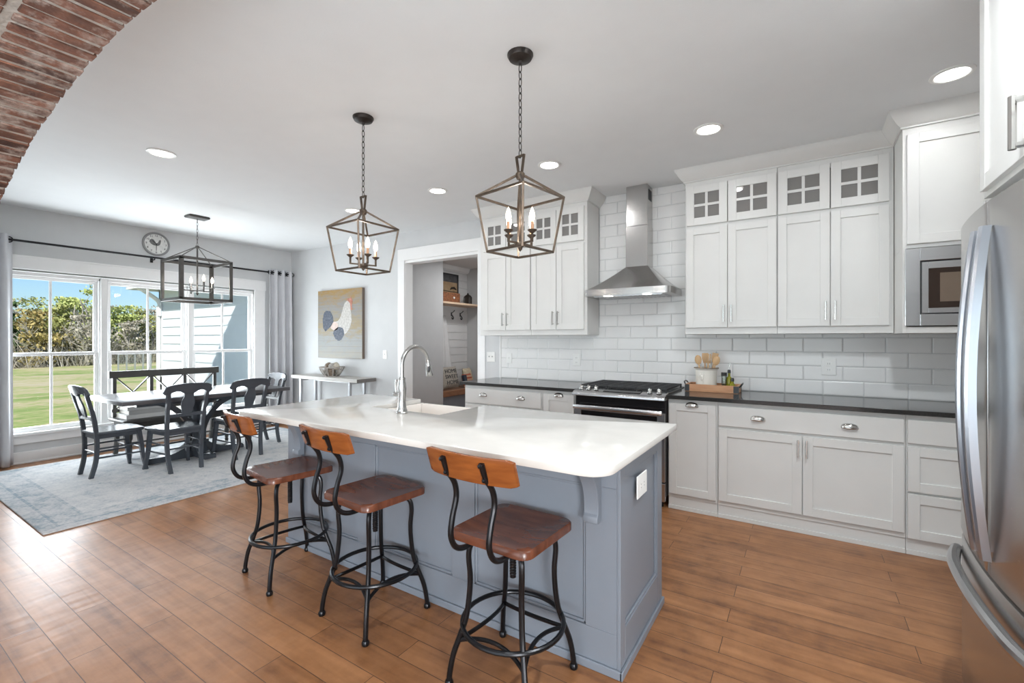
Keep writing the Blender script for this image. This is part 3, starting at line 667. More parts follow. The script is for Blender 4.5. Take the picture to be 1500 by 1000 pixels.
for (bx, by, br_) in ((-1.58, 3.93, .05), (-1.58, 4.22, .04), (-1.32, 4.08, .055), (-1.06, 3.93, .045), (-1.06, 4.22, .04)):
    MB().lathe([(0, 0), (br_, 0), (br_, .008), (br_*.7, .010), (br_*.7, .015), (0, .015)], (bx, by, .921), 16).build('burner', castiron, t)

# ================================================================== HOOD
t = thing('range_hood', 'stainless chimney range hood over the range', 'range hood', (-1.345, 4.18, 1.755))
hx0, hx1, hy = -1.742, -.948, 3.955; cx0, cx1, cy = -1.420, -1.212, 4.215
rc = .05
def ring(x0, x1, y, r, z_):
    return [(p[0], p[1], z_) for p in [(x1, YK-.014)]+arc((x1-r, y+r), r, 0, -pi/2, 5)+arc((x0+r, y+r), r, -pi/2, -pi, 5)+[(x0, YK-.014)]]
lv = [ring(hx0, hx1, hy, rc, 1.757), ring(hx0, hx1, hy, rc, 1.815)]
for k in range(1, 7):
    u = k/6; f = u**.85
    lv.append(ring(hx0+(cx0-hx0)*f, hx1+(cx1-hx1)*f, hy+(cy-hy)*f, rc*(1-u)+.002, 1.815+(2.04-1.815)*u))
s = MB(); n = len(lv[0]); vs = [p for q in lv for p in q]; fs = []
for i in range(len(lv)-1):
    for k in range(n): j = (k+1) % n; fs.append((i*n+k, i*n+j, (i+1)*n+j, (i+1)*n+k))
fs.append(tuple(range((len(lv)-1)*n, len(lv)*n))); fs.append(tuple(range(n)))
s.add(vs, fs); cn = s.build('canopy', steelh, t, angle=20)
s = MB(); s.box(-1.66, -1.03, 4.02, 4.34, 1.752, 1.758)
for k in range(16): s.box(-1.65+k*.039, -1.65+k*.039+.02, 4.03, 4.33, 1.749, 1.753)
s.build('grease_filter', steel, t)
for x_ in (-1.52, -1.16): MB().lathe([(0, 0), (.030, 0), (.030, .006), (0, .006)], (x_, 3.99, 1.7505), 16).build('lamp', hoodlensm, t)
s = MB()
for k in range(5): s.lathe([(0, 0), (.007, 0), (.006, .004), (0, .004)], (-1.075+k*.018, hy, 1.786), 10, axis='y')
for v in range(len(s.v)): p = s.v[v]; s.v[v] = (p[0], 2*hy-p[1], p[2])
s.build('buttons', chrome, cn)
ch = MB().box(cx0, cx1, cy, YK-.012, 2.035, 2.42).build('lower_chimney', steelh, t, bevel=.003)
ch2 = MB().box(cx0+.004, cx1-.004, cy+.004, YK-.012, 2.42, 2.799).build('upper_chimney', steelh, t, bevel=.003)
s = MB()
for k in range(6): s.box(cx1-.0045, cx1-.002, cy+.04+k*.018, cy+.048+k*.018, 2.66, 2.76)
s.build('vent_slots', blackm, ch2)

# ================================================================== REFRIGERATOR (faces -X)
t = thing('refrigerator', 'stainless french-door refrigerator at the right edge', 'refrigerator', (.9, 2.01, 0))
ys, hw = 2.01, .462
def fx_(y): return .486+.036*((y-ys)/hw)**2
MB().box(.585, 1.25, ys-hw+.005, ys+hw-.005, .03, 1.775).build('body', M('fridge_side', (.16, .16, .165), .45, .4), t, bevel=.003)
def front(nm, ya, yb, z0, z1):
    s = MB(); n = 14; pts = []
    for i in range(n+1):
        y_ = ya+(yb-ya)*i/n; x_ = fx_(y_)
        e_ = min(abs(y_-(ys-hw)), abs(y_-(ys+hw)))
        if e_ < .001: x_ += .012
        pts.append((x_, y_))
    pts += [(.575, yb), (.575, ya)]
    s.prism(pts, z0, z1, 'z'); return s.build(nm, fridgem, t, bevel=.004, seg=2, angle=25)
far = front('door', ys+.003, ys+hw, .622, 1.79); near = front('door', ys-hw, ys-.003, .622, 1.79); drw = front('freezer_drawer', ys-hw, ys+hw, .06, .610)
MB().box(.56, 1.2, ys-hw+.02, ys+hw-.02, .0, .058).build('toe_grille', blackm, t)
def fhandle(par, yc):
    # two bright ribs side by side on a bowed flat bar
    N = 22; z0, z1 = .675, 1.705; vs = []
    prof = [(-.020, .0), (-.020, .020), (-.012, .026), (-.005, .024), (0, .014), (.005, .024), (.012, .026), (.020, .020), (.020, .0)]
    for i in range(N+1):
        u = i/N; z_ = z0+(z1-z0)*u; bow = .036*sin(pi*u)**.9
        for (dy, dx) in prof: vs.append((fx_(yc)-.002-bow-dx, yc+dy*(.55+.45*min(1, sin(pi*u)*2.2)), z_))
    n = len(prof); fs = []
    for i in range(N):
        for k in range(n): j = (k+1) % n; fs.append((i*n+k, i*n+j, (i+1)*n+j, (i+1)*n+k))
    fs += [tuple(range(n)), tuple(N*n+k for k in range(n))]
    s = MB(); s.add(vs, fs); s.build('handle', handlem, par, angle=28)
fhandle(far, ys+.040); fhandle(near, ys-.040)
N = 24; pts = []; 
for i in range(N+1):
    u = i/N; y_ = ys+hw-.02-(2*hw-.04)*u; bow = .022*min(1, sin(pi*u)*1.8)**.8
    pts.append((fx_(y_)-bow-.012, y_, .535))
s = MB(); s.tube(pts, .019, 10); s.build('handle', steel, drw)

# ================================================================== STOOLS
def make_stool():
    t = thing('bar_stool', None, 'bar stool', (0, 0, 0), 0, None)
    s = MB(); h = .185; r = .045; o = arc((h-r, -h+r), r, -pi/2, 0, 5)+arc((h-r, h-r), r, 0, pi/2, 5)+arc((-h+r, h-r), r, pi/2, pi, 5)+arc((-h+r, -h+r), r, pi, 1.5*pi, 5)
    # saddle seat: dished top made of shrinking outlines
    lv = []; sc = [1, 1.0, .97, .8, .55, .25]; zz = [.580, .606, .612, .607, .601, .599]
    for k, z_ in zip(sc, zz): lv.append([(x*k, y*k+(0 if k > .9 else -.01), z_) for x, y in o])
    n = len(o); vs = [p for q in lv for p in q]; fs = [tuple(range(n))[::-1], tuple(range((len(lv)-1)*n, len(lv)*n))]
    for i in range(len(lv)-1):
        for k in range(n): j = (k+1) % n; fs.append((i*n+k, i*n+j, (i+1)*n+j, (i+1)*n+k))
    s.add(vs, fs); s.build('seat', seatw, t, angle=50)
    for sx in (-1, 1):
        for sy in (-1, 1):
            u = .7071
            prof = [(.07, .568), (.13, .566), (.168, .545), (.178, .50), (.172, .42), (.176, .34), (.188, .26), (.212, .19), (.238, .12), (.252, .05), (.255, .012)]
            s = MB(); s.tube(smooth([(sx*u*p, sy*u*p, z_) for p, z_ in prof], 4), .0112, 10)
            lg = s.build('leg', stoolm, t)
            MB().lathe([(0, 0), (.015, 0), (.017, .006), (.017, .014), (.013, .022), (0, .022)], (sx*u*.255, sy*u*.255, 0), 12).build('foot_cap', stoolm, lg)
    s = MB(); s.tube([(.203*cos(2*pi*k/40), .203*sin(2*pi*k/40), .228) for k in range(40)], .0098, 10, closed=True); s.build('foot_ring', stoolm, t)
    for k in range(4):
        a = pi/4+k*pi/2; b = a+pi/2; p0 = Vector((.220*cos(a), .220*sin(a), .172)); p1 = Vector((.220*cos(b), .220*sin(b), .172)); mid = Vector((.075*cos((a+b)/2), .075*sin((a+b)/2), .215))
        pts = [p0*(1-u)**2+mid*2*u*(1-u)+p1*u*u for u in [i/12 for i in range(13)]]
        MB().tube(pts, .0085, 8).build('brace', stoolm, t)
    s = MB(); s.tube([(0, 0, .40), (0, 0, .58)], .0125, 12); s.lathe([(0, 0), (.075, 0), (.075, .008), (0, .008)], (0, 0, .572), 16)
    for z_ in range(14): s.lathe([(.0125, 0), (.0145, .004), (.0125, .008)], (0, 0, .41+z_*.011), 12)
    s.build('screw_post', stoolm, t)
    # backrest: bent board on two S-shaped rods
    W = .198; s = MB()
    def bk(u, v, off):
        x = -W+2*W*u; c = .030*(1-(x/W)**2); z_ = .858+.100*v
        e = min(u, 1-u)*2*W
        if e < .03: z_ = .908+(z_-.908)*(1-.14*((.03-e)/.03)**2)
        return (x, -.262+.020-c-off-.028*v, z_)
    nu, nv = 16, 4
    vs = [bk(i/nu, j/nv, 0) for i in range(nu+1) for j in range(nv+1)]+[bk(i/nu, j/nv, .020) for i in range(nu+1) for j in range(nv+1)]
    m = (nu+1)*(nv+1); fs = []
    for i in range(nu):
        for j in range(nv):
            a = i*(nv+1)+j; q = (a, a+nv+1, a+nv+2, a+1); fs.append(q); fs.append(tuple(x+m for x in q)[::-1])
    for i in range(nu):
        for j in (0, nv): a = i*(nv+1)+j; fs.append((a, a+m, a+m+nv+1, a+nv+1) if j == 0 else (a, a+nv+1, a+m+nv+1, a+m))
    for j in range(nv):
        for i in (0, nu): a = i*(nv+1)+j; fs.append((a, a+1, a+m+1, a+m) if i == 0 else (a, a+m, a+m+1, a+1))
    s.add(vs, fs); bkb = s.build('backrest', backw, t, bevel=.004, seg=2)
    for sx in (-1, 1):
        x = sx*.088
        pts = smooth([(x, -.03, .573), (x, -.14, .570), (x, -.205, .572), (x, -.250, .595), (x, -.272, .645), (x, -.262, .71), (x, -.242, .775), (x, -.252, .83), (x, -.292, .885), (x, -.315, .938)], 5)
        MB().tube(pts, .0108, 10).build('back_rod', stoolm, t)
        s = MB()
        for z_, y_ in ((.878, -.300), (.932, -.324)): MB().ball((x, y_, z_), .0085, 8).build('rivet', stoolm, bkb)
        pass
    return t
st = make_stool()
st.location = (-.985, 1.545, 0); st.rotation_euler = (0, 0, R(-2)); st['label'] = 'wood and black metal bar stool nearest the camera, under the outlet end'
st['group'] = 'bar stools along the island'
dup(st, 'wood and black metal bar stool in the middle of the row at the island', (-1.80, 1.545, 0), R(-5))
dup(st, 'wood and black metal bar stool at the far end of the island beside the rug', (-2.535, 1.545, 0), R(-9))

# ================================================================== DINING CORNER
rx, ry, rhx, rhy = -5.66, 2.43, 1.235, 1.53
o = MB().box(rx-rhx, rx+rhx, ry-rhy, ry+rhy, 0.0005, .012).build('rug', rug_mat(rhx, rhy), bevel=.003)
tag(o, 'large distressed grey-blue rug under the dining set', 'rug')
RZ = .012
t = thing('dining_table', 'long dark rectangular dining table on a trestle pedestal', 'dining table', (-5.955, 2.487, RZ))
MB().box(-6.45, -5.46, 1.645, 3.33, .715, .755).build('tabletop', tablem, t, bevel=.005, seg=2)
s = MB(); s.box(-6.32, -5.59, 1.80, 3.17, .675, .715); s.build('apron', slate, t, bevel=.003)
cx, cy_ = -5.955, 2.487
s = MB(); s.box(cx-.07, cx+.07, cy_-.07, cy_+.07, .08, .675); s.box(cx-.09, cx+.09, cy_-.09, cy_+.09, .08, .20); s.build('pedestal', slate, t, bevel=.004)
s = MB()
for (ax, ln) in (('y', .50), ('x', .33)):
    prof = [(-ln, RZ), (-ln, RZ+.03), (-ln+.02, RZ+.055), (-ln+.14, RZ+.06)]+[(-ln+.14+(ln-.23)*i/6, RZ+.06+.10*(i/6)**2.2) for i in range(1, 7)]
    prof = prof+[(-a, b) for a, b in prof[::-1]]
    if ax == 'y': s.prism([(cy_+a, b) for a, b in prof], cx-.06, cx+.06, 'x')
    else: s.prism([(cx+a, b) for a, b in prof], cy_-.06, cy_+.06, 'y')
s.build('trestle_base', slate, t, bevel=.004)
for dx, dy, ln in ((0, 1, .50), (0, -1, .50), (1, 0, .30), (-1, 0, .30)):
    pts = [(cx+dx*(.06+(ln-.06)*u**1.0), cy_+dy*(.06+(ln-.06)*u), .20+.475*(1-(1-u)**1.9)) for u in [i/14 for i in range(15)]] if False else [(cx+dx*(.05+(ln-.05)*(1-cos(pi/2*u))), cy_+dy*(.05+(ln-.05)*(1-cos(pi/2*u))), .20+.475*sin(pi/2*u)) for u in [i/14 for i in range(15)]]
    s = MB()
    for i in range(14): s.bar(pts[i], pts[i+1], .05, .055, (dx, dy, .01))
    s.build('brace', slate, t)

def make_chair():
    t = thing('dining_chair', None, 'dining chair', (0, 0, RZ), 0, 'dark painted dining chairs around the table')
    s = MB(); o = arc((.17, .15), .05, 0, pi/2, 4)+[(0, .215)]+arc((-.17, .15), .05, pi/2, pi, 4)+[(-.195, -.12), (-.17, -.195), (.17, -.195), (.195, -.12)]
    lv = []
    for k, z_ in ((.97, .425), (1, .432), (1, .448), (.97, .455), (.7, .450), (.4, .447)): lv.append([(x*k, y*k, z_) for x, y in o])
    n = len(o); vs = [p for q in lv for p in q]; fs = [tuple(range(n))[::-1], tuple(range((len(lv)-1)*n, len(lv)*n))]
    for i in range(len(lv)-1):
        for k in range(n): j = (k+1) % n; fs.append((i*n+k, i*n+j, (i+1)*n+j, (i+1)*n+k))
    s.add(vs, fs); s.build('seat', slate, t, angle=50)
    s = MB(); s.box(-.165, .165, .15, .17, .385, .427); s.box(-.15, .15, -.18, -.16, .385, .427); s.bar((.17, .16, .406), (.15, -.17, .406), .02, .042); s.bar((-.17, .16, .406), (-.15, -.17, .406), .02, .042)
    s.build('seat_rail', slate, t)
    for sx in (-1, 1):
        s = MB(); s.tube(smooth([(sx*.17, .155, .43), (sx*.175, .175, .28), (sx*.185, .19, .14), (sx*.205, .215, 0)], 4), [.027]*4*1+[.026, .025, .024, .023, .022, .021, .020, .019, .018], 4); s.build('leg', slate, t)
        s = MB(); s.tube(smooth([(sx*.138, -.215, 0), (sx*.150, -.180, .16), (sx*.158, -.172, .32), (sx*.160, -.180, .45), (sx*.165, -.200, .60), (sx*.172, -.235, .74), (sx*.178, -.262, .85)], 4), .023, 4); s.build('leg', slate, t)
    s = MB()
    for sx in (-1, 1):
        s.tube([(sx*.178, .18, .20), (sx*.152, -.178, .20)], .009, 8); s.tube([(sx*.174, .172, .29), (sx*.156, -.173, .29)], .009, 8)
    s.tube([(-.18, .185, .24), (.18, .185, .24)], .010, 8); s.tube([(-.153, -.176, .25), (.153, -.176, .25)], .009, 8)
    s.build('stretcher', slate, t)
    # crest rail: broad rounded board, gently curved in plan
    up = [(-.225, .838), (-.222, .862), (-.205, .885), (-.165, .902), (-.10, .912), (0, .916), (.10, .912), (.165, .902), (.205, .885), (.222, .862), (.225, .838)]
    dn_ = [(-.222, .815), (-.205, .803), (-.18, .808), (-.15, .826), (-.11, .838), (-.075, .830), (-.05, .812), (0, .805), (.05, .812), (.075, .830), (.11, .838), (.15, .826), (.18, .808), (.205, .803), (.222, .815)]
    N = 24; s = MB(); vs = []
    def interp(tab, x):
        for (a, b), (c, d_) in zip(tab, tab[1:]):
            if a <= x <= c: return b+(d_-b)*(x-a)/max(1e-6, c-a)
        return tab[-1][1]
    U = [(-.225, .832)]+up[1:-1]+[(.225, .832)]; D = [(-.225, .828)]+dn_+[(.225, .828)]
    for i in range(N+1):
        x = -.225+.45*i/N; zt = interp(U, x); zb = interp(D, x); 
        for (z_, dy) in ((zb, 0), (zt, 0), (zt, -.024), (zb, -.024)): vs.append((x, -.240-.028*(1-(x/.225)**2)+dy-.25*(z_-.83), z_))
    fs = [(0, 1, 2, 3), tuple(N*4+k for k in (3, 2, 1, 0))]
    for i in range(N):
        for k in range(4): j = (k+1) % 4; fs.append((i*4+k, i*4+j, (i+1)*4+j, (i+1)*4+k))
    s.add(vs, fs); s.build('crest_rail', slate, t, bevel=.004)
    s = MB(); s.bar((-.165, -.200, .585), (.165, -.200, .585), .022, .034); s.build('lower_back_rail', slate, t, bevel=.003)
    half = [(.040, .595), (.050, .64), (.062, .69), (.060, .73), (.045, .77), (.040, .80), (.058, .835), (.05, .845)]
    s = MB(); vs = []
    pl = half+[(-a, b) for a, b in half[::-1]]
    def yy(z_): return -.205-.28*max(0, z_-.60)
    n = len(pl); vs = [(x, yy(z_), z_) for x, z_ in pl]+[(x, yy(z_)-.014, z_) for x, z_ in pl]
    fs = []
    for i in range(len(half)-1):
        a, b, c, d_ = i, i+1, n-2-i, n-1-i
        fs.append((a, b, c, d_)); fs.append((a+n, d_+n, c+n, b+n))
    for i in range(n): j = (i+1) % n; fs.append((i, i+n, j+n, j))
    s.add(vs, fs); s.build('splat', slate, t, bevel=.002)
    return t
c0 = make_chair(); c0.location = (-5.94, 1.715, RZ); c0.rotation_euler = (0, 0, R(2)); c0['label'] = 'dark dining chair in profile at the window-side left end of the table'
dup(c0, 'dark dining chair, back to camera, left one of the pair on the near side', (-5.545, 2.125, RZ), R(92))
dup(c0, 'dark dining chair, back to camera, right of the pair, behind the far bar stool', (-5.545, 2.755, RZ), R(90))
dup(c0, 'dark dining chair at the far head of the table by the corner curtain', (-5.925, 3.165, RZ), R(180))

# bench with crossed back
t = thing('dining_bench', 'dark bench with a crossed slat back below the windows', 'bench', (-6.56, 2.50, RZ))
by0, by1 = 1.92, 3.08; bx0, bx1 = -6.79, -6.33
MB().box(bx0, bx1, by0, by1, .415, .45).build('seat', benchm, t, bevel=.006, seg=2)
s = MB(); s.box(bx0+.03, bx1-.03, by0+.04, by1-.04, .355, .415); s.build('apron', benchm, t, bevel=.003)
for y_ in (by0+.07, by1-.07):
    MB().lathe([(0, 0), (.014, 0), (.018, .02), (.022, .05), (.015, .06), (.022, .07), (.025, .16), (.017, .20), (.026, .22), (.03, .30), (.03, .32), (.018, .33), (.032, .34), (.032, .40), (0, .40)], (bx1-.045, y_, RZ), 14).build('leg', benchm, t)
    s = MB(); s.tube(smooth([(bx0-.02, y_, RZ), (bx0+.03, y_, .2), (bx0+.03, y_, .42)], 4), .027, 4); s.build('leg', benchm, t)
s = MB(); s.tube([(bx1-.045, by0+.07, .16), (bx0+.02, by0+.07, .16)], .011, 8); s.tube([(bx1-.045, by1-.07, .16), (bx0+.02, by1-.07, .16)], .011, 8); s.tube([(bx1-.2, by0+.07, .16), (bx1-.2, by1-.07, .16)], .011, 8)
s.build('stretcher', benchm, t)
bx = bx0+.03
MB().box(bx-.02, bx+.02, by0-.005, by1+.005, .905, .985).build('top_rail', benchm, t, bevel=.004)
MB().box(bx-.014, bx+.014, by0+.02, by1-.02, .505, .545).build('lower_rail', benchm, t, bevel=.003)
ps = [by0+.045+(by1-by0-.09)*k/3 for k in range(4)]
for y_ in ps: MB().box(bx-.018, bx+.018, y_-.018, y_+.018, .45, .905).build('post', benchm, t, bevel=.002)
for a, b in zip(ps, ps[1:]):
    s = MB(); s.bar((bx-.006, a+.02, .545), (bx-.006, b-.02, .905), .012, .032, (1, 0, 0)); s.bar((bx+.006, a+.02, .905), (bx+.006, b-.02, .545), .012, .032, (1, 0, 0)); s.build('cross_slats', benchm, t)
def book(lab, x0, x1, y0, y1, z0, th, m):
    t = thing('book', lab, 'book', ((x0+x1)/2, (y0+y1)/2, z0), 0, 'books stacked on the bench')
    s = MB(); s.box(x0, x1, y0, y1, z0, z0+.004); s.box(x0, x1, y0, y1, z0+th-.004, z0+th); s.box(x1-.004, x1, y0, y1, z0+.004, z0+th-.004); s.build('cover', m, t, bevel=.001)
    MB().box(x0+.006, x1-.005, y0+.006, y1-.006, z0+.0045, z0+th-.0045).build('pages', pages, t)
book('broad pale book lowest in the stack on the bench', -6.74, -6.42, 1.975, 2.36, .4505, .048, book2)
book('grey book in the middle of the stack on the bench', -6.74, -6.43, 2.00, 2.35, .4990, .045, book1)
book('light grey book on top of the stack on the bench', -6.73, -6.44, 1.99, 2.34, .5445, .042, M('book_cover_light', (.58, .58, .57), .4))

# chandelier over the table
def candle_bulb(par, p, sc=1.0, sleeve=None):
    x, y, z = p
    c = MB().lathe([(0, 0), (.010*sc, 0), (.010*sc, .05*sc), (0, .05*sc)], (x, y, z), 10).build('candle', sleeve or candle, par)
    MB().lathe([(.006*sc, 0), (.012*sc, .01*sc), (.0165*sc, .028*sc), (.013*sc, .05*sc), (.006*sc, .070*sc), (0, .082*sc)], (x, y, z+.05*sc), 10).build('bulb', bulbm, c)
def chain(par, x, y, z0, z1, m, ln=.036):
    s = MB(); z_ = z1; k = 0
    while z_ > z0+ln*.4:
        pts = []
        for i in range(12):
            a = 2*pi*i/12; u = .0075*cos(a); v = ln*.5*sin(a)
            pts.append((x+(u if k % 2 == 0 else 0), y+(0 if k % 2 == 0 else u), z_-ln*.5+v))
        s.tube(pts, .0022, 6, closed=True); z_ -= ln*.80; k += 1
    s.build('chain', m, par)
cx, cy = -6.0, 2.51
t = thing('chandelier', 'open rectangular iron chandelier with candle bulbs over the dining table', 'chandelier', (cx, cy, 1.81))
MB().box(cx-.075, cx+.075, cy-.11, cy+.11, 2.775, 2.7995).build('canopy', ironm, t, bevel=.008)
chain(t, cx, cy, 2.43, 2.775, ironm, .05)
A, B, z0, z1, wd = .25, .27, 1.81, 2.265, .032
s = MB()
for z_ in (z0, z1):
    for sx in (-1, 1): s.box(cx+sx*A-.005, cx+sx*A+.005, cy-B, cy+B, z_-wd/2, z_+wd/2)
    for sy in (-1, 1): s.box(cx-A, cx+A, cy+sy*B-.005, cy+sy*B+.005, z_-wd/2, z_+wd/2)
for sx in (-1, 1):
    for sy in (-1, 1):
        s.box(cx+sx*A-(.005 if sx > 0 else .005), cx+sx*A+.005, cy+sy*B-(wd if sy > 0 else 0), cy+sy*B+(wd if sy < 0 else 0), z0, z1)
        s.box(cx+sx*A-(wd if sx > 0 else 0), cx+sx*A+(wd if sx < 0 else 0), cy+sy*B-.005, cy+sy*B+.005, z0, z1)
s.build('cage', ironm, t)
for sx in (-1, 1):
    for sy in (-1, 1): MB().tube([(cx+sx*.012, cy+sy*.012, 2.44), (cx+sx*(A-.01), cy+sy*(B-.01), z1+.01)], .0055, 8).build('rod', ironm, t)
s = MB(); s.tube([(cx, cy, 1.90), (cx, cy, 2.44)], .009, 10); s.lathe([(0, -.02), (.018, -.015), (.024, 0), (.018, .015), (0, .02)], (cx, cy, 2.44), 12); s.lathe([(0, -.03), (.008, -.02), (.014, 0), (0, .02)], (cx, cy, 1.90), 10); s.build('stem', ironm, t)
for k in range(4):
    a = k*pi/2; ux, uy = cos(a), sin(a); ex_, ey_ = cx+ux*.16, cy+uy*.16
    s = MB(); s.bar((cx, cy, 1.925), (ex_, ey_, 1.925), .012, .012); s.box(ex_-.006, ex_+.006, ey_-.006, ey_+.006, 1.90, 1.97); s.lathe([(0, 0), (.028, 0), (.028, .006), (0, .006)], (ex_, ey_, 1.97), 14)
    am_ = s.build('arm', ironm, t); candle_bulb(am_, (ex_, ey_, 1.976), 1.0, ironm)
def glow(par, z, pw):
    d = bpy.data.lights.new('candle_glow', 'POINT'); d.energy = pw; d.shadow_soft_size = .03; d.color = (1, .95, .88); o = bpy.data.objects.new('candle_glow', d); COL.objects.link(o); o.parent = par; o.location = (0, 0, z)
glow(t, .20, 6)

# lantern pendants over the island
def pendant(loc, rz, lab, arm_rot=0):
    t = thing('lantern_pendant', lab, 'pendant light', (loc[0], loc[1], 0), rz, 'lantern pendants over the island')
    s = MB(); s.lathe([(0, 2.7995), (.066, 2.7995), (.066, 2.793), (.058, 2.778), (.03, 2.768), (.012, 2.765), (.008, 2.752), (0, 2.752)], (0, 0, 0), 24); s.build('canopy', bronzed, t, local=True)
    s = MB(); z_ = 2.752; k = 0; ln = .044
    while z_ > 2.29:
        pts = []
        for i in range(12):
            a = 2*pi*i/12; u = .0085*cos(a); v = ln*.5*sin(a); pts.append(((u if k % 2 == 0 else 0), (0 if k % 2 == 0 else u), z_-ln*.5+v))
        s.tube(pts, .0024, 6, closed=True); z_ -= ln*.82; k += 1
    s.build('chain', bronzed, t, local=True)
    s = MB(); b = .010
    s.bar((-.026, 0, 2.285), (.026, 0, 2.285), b, b); s.bar((-.026, 0, 2.289), (-.010, 0, 2.195), b, b); s.bar((.026, 0, 2.289), (.010, 0, 2.195), b, b)
    s.build('hanger_loop', bronze, t, local=True)
    s = MB(); s.lathe([(0, 2.165), (.018, 2.168), (.024, 2.18), (.024, 2.195), (.018, 2.203), (0, 2.206)], (0, 0, 0), 16); s.tube([(0, 0, 1.825), (0, 0, 2.17)], .007, 10); s.lathe([(0, 1.80), (.010, 1.812), (.012, 1.822), (.032, 1.832), (.032, 1.842), (0, 1.852)], (0, 0, 0), 14)
    s.build('stem', bronze, t, local=True)
    Tt, Bb, zt, zb, q = .158, .118, 2.078, 1.800, .011
    s = MB(); c4 = ((1, 1), (-1, 1), (-1, -1), (1, -1))
    for i in range(4):
        a, b_ = c4[i], c4[(i+1) % 4]
        s.bar((a[0]*Tt, a[1]*Tt, zt), (b_[0]*Tt, b_[1]*Tt, zt), q, q); s.bar((a[0]*Bb, a[1]*Bb, zb), (b_[0]*Bb, b_[1]*Bb, zb), q, q)
        s.bar((a[0]*Tt, a[1]*Tt, zt+.004), (a[0]*Bb, a[1]*Bb, zb-.004), q, q, (a[0], a[1], 0)); s.bar((a[0]*Tt, a[1]*Tt, zt), (a[0]*.016, a[1]*.016, 2.185), q, q, (a[0], -a[1], 0))
    s.build('cage', bronze, t, local=True, bevel=.001)
    for k in range(4):
        a = k*pi/2+arm_rot; ux, uy = cos(a), sin(a); r_ = .083; s = MB()
        s.bar((0, 0, 1.842), (ux*r_, uy*r_, 1.842), .009, .009); s.bar((ux*r_, uy*r_, 1.838), (ux*r_, uy*r_, 1.885), .009, .009)
        s.lathe([(0, 1.880), (.008, 1.882), (.022, 1.893), (.024, 1.898), (0, 1.898)], (ux*r_, uy*r_, 0), 14); arm = s.build('arm', bronze, t, local=True)
        c = MB().lathe([(0, 1.898), (.0085, 1.898), (.0085, 1.938), (0, 1.938)], (ux*r_, uy*r_, 0), 10).build('candle', candle, arm, local=True)
        MB().lathe([(.006, 1.938), (.011, 1.946), (.0145, 1.962), (.012, 1.982), (.006, 2.000), (0, 2.012)], (ux*r_, uy*r_, 0), 10).build('bulb', bulbm, c, local=True)
    glow(t, 1.96, 3.5)
    return t
pendant((-2.414, 1.973), R(-2), 'bronze lantern pendant hanging over the sink end of the island', R(-18))
pendant((-1.211, 1.968), R(-10), 'bronze lantern pendant hanging over the outlet end of the island, nearer the camera', R(-3))

# recessed downlights
def downlight(x, y, lab, pw=None):
    t = thing('recessed_light', lab, 'ceiling light', (x, y, 2.79), 0, 'recessed ceiling lights')
    MB().lathe([(.072, 2.7995), (.095, 2.7995), (.094, 2.794), (.078, 2.790), (.072, 2.793)], (x, y, 0), 28, ring=True).build('trim_ring', whitepl, t, fix=True)
    MB().lathe([(0, 2.7955), (.073, 2.7955), (.073, 2.7985), (0, 2.7985)], (x, y, 0), 24).build('lens', lensm, t)
    area('downlight', (0, 0, -.012), (0, 0, -1), .13, .13, pw or DOWNLIGHT, (.97, .985, 1), t, 'DISK')
for x, y, lab in ((-4.25, 3.33, 'round recessed ceiling light behind the far lantern pendant, toward the doorway'), (-2.99, 3.33, 'round recessed ceiling light between the two lantern pendants'), (-1.77, 3.335, 'round recessed ceiling light in front of the range hood, beside the near pendant'),
                  (-.55, 3.36, 'round recessed ceiling light above the right wall cabinets'), (.68, 3.375, 'round recessed ceiling light nearest the refrigerator'), (-4.19, 1.505, 'lone round recessed ceiling light near the brick arch')): downlight(x, y, lab, (9 if y < 2 else 2.2) if x < -4 else None)
for x in (-5.4, -3.4, -1.4, .6):
    for y in (-1.3, -3.5): area('living_ceiling_fill', (x, y, 2.78), (0, 0, -1), .13, .13, DOWNLIGHT, (.97, .985, 1), None, 'DISK')  # unseen overhead lamps added behind the camera as fill, no fixtures
for x, y, pw in ((.42, 1.75, 30), (-.9, .85, 12)): area('kitchen_fill', (x, y, 2.78), (0, 0, -1), 0.13, .13, pw, (.90, .96, 1), None, 'DISK')  # unseen overhead fill, added to brighten island end, floor and base cabinets
area('mudroom_fill', (-4.3, 6.2, 2.73), (0, 0, -1), .13, .13, 17, (.97, .985, 1), None, 'DISK')  # overhead fill lamp added to brighten the mudroom, no fixture

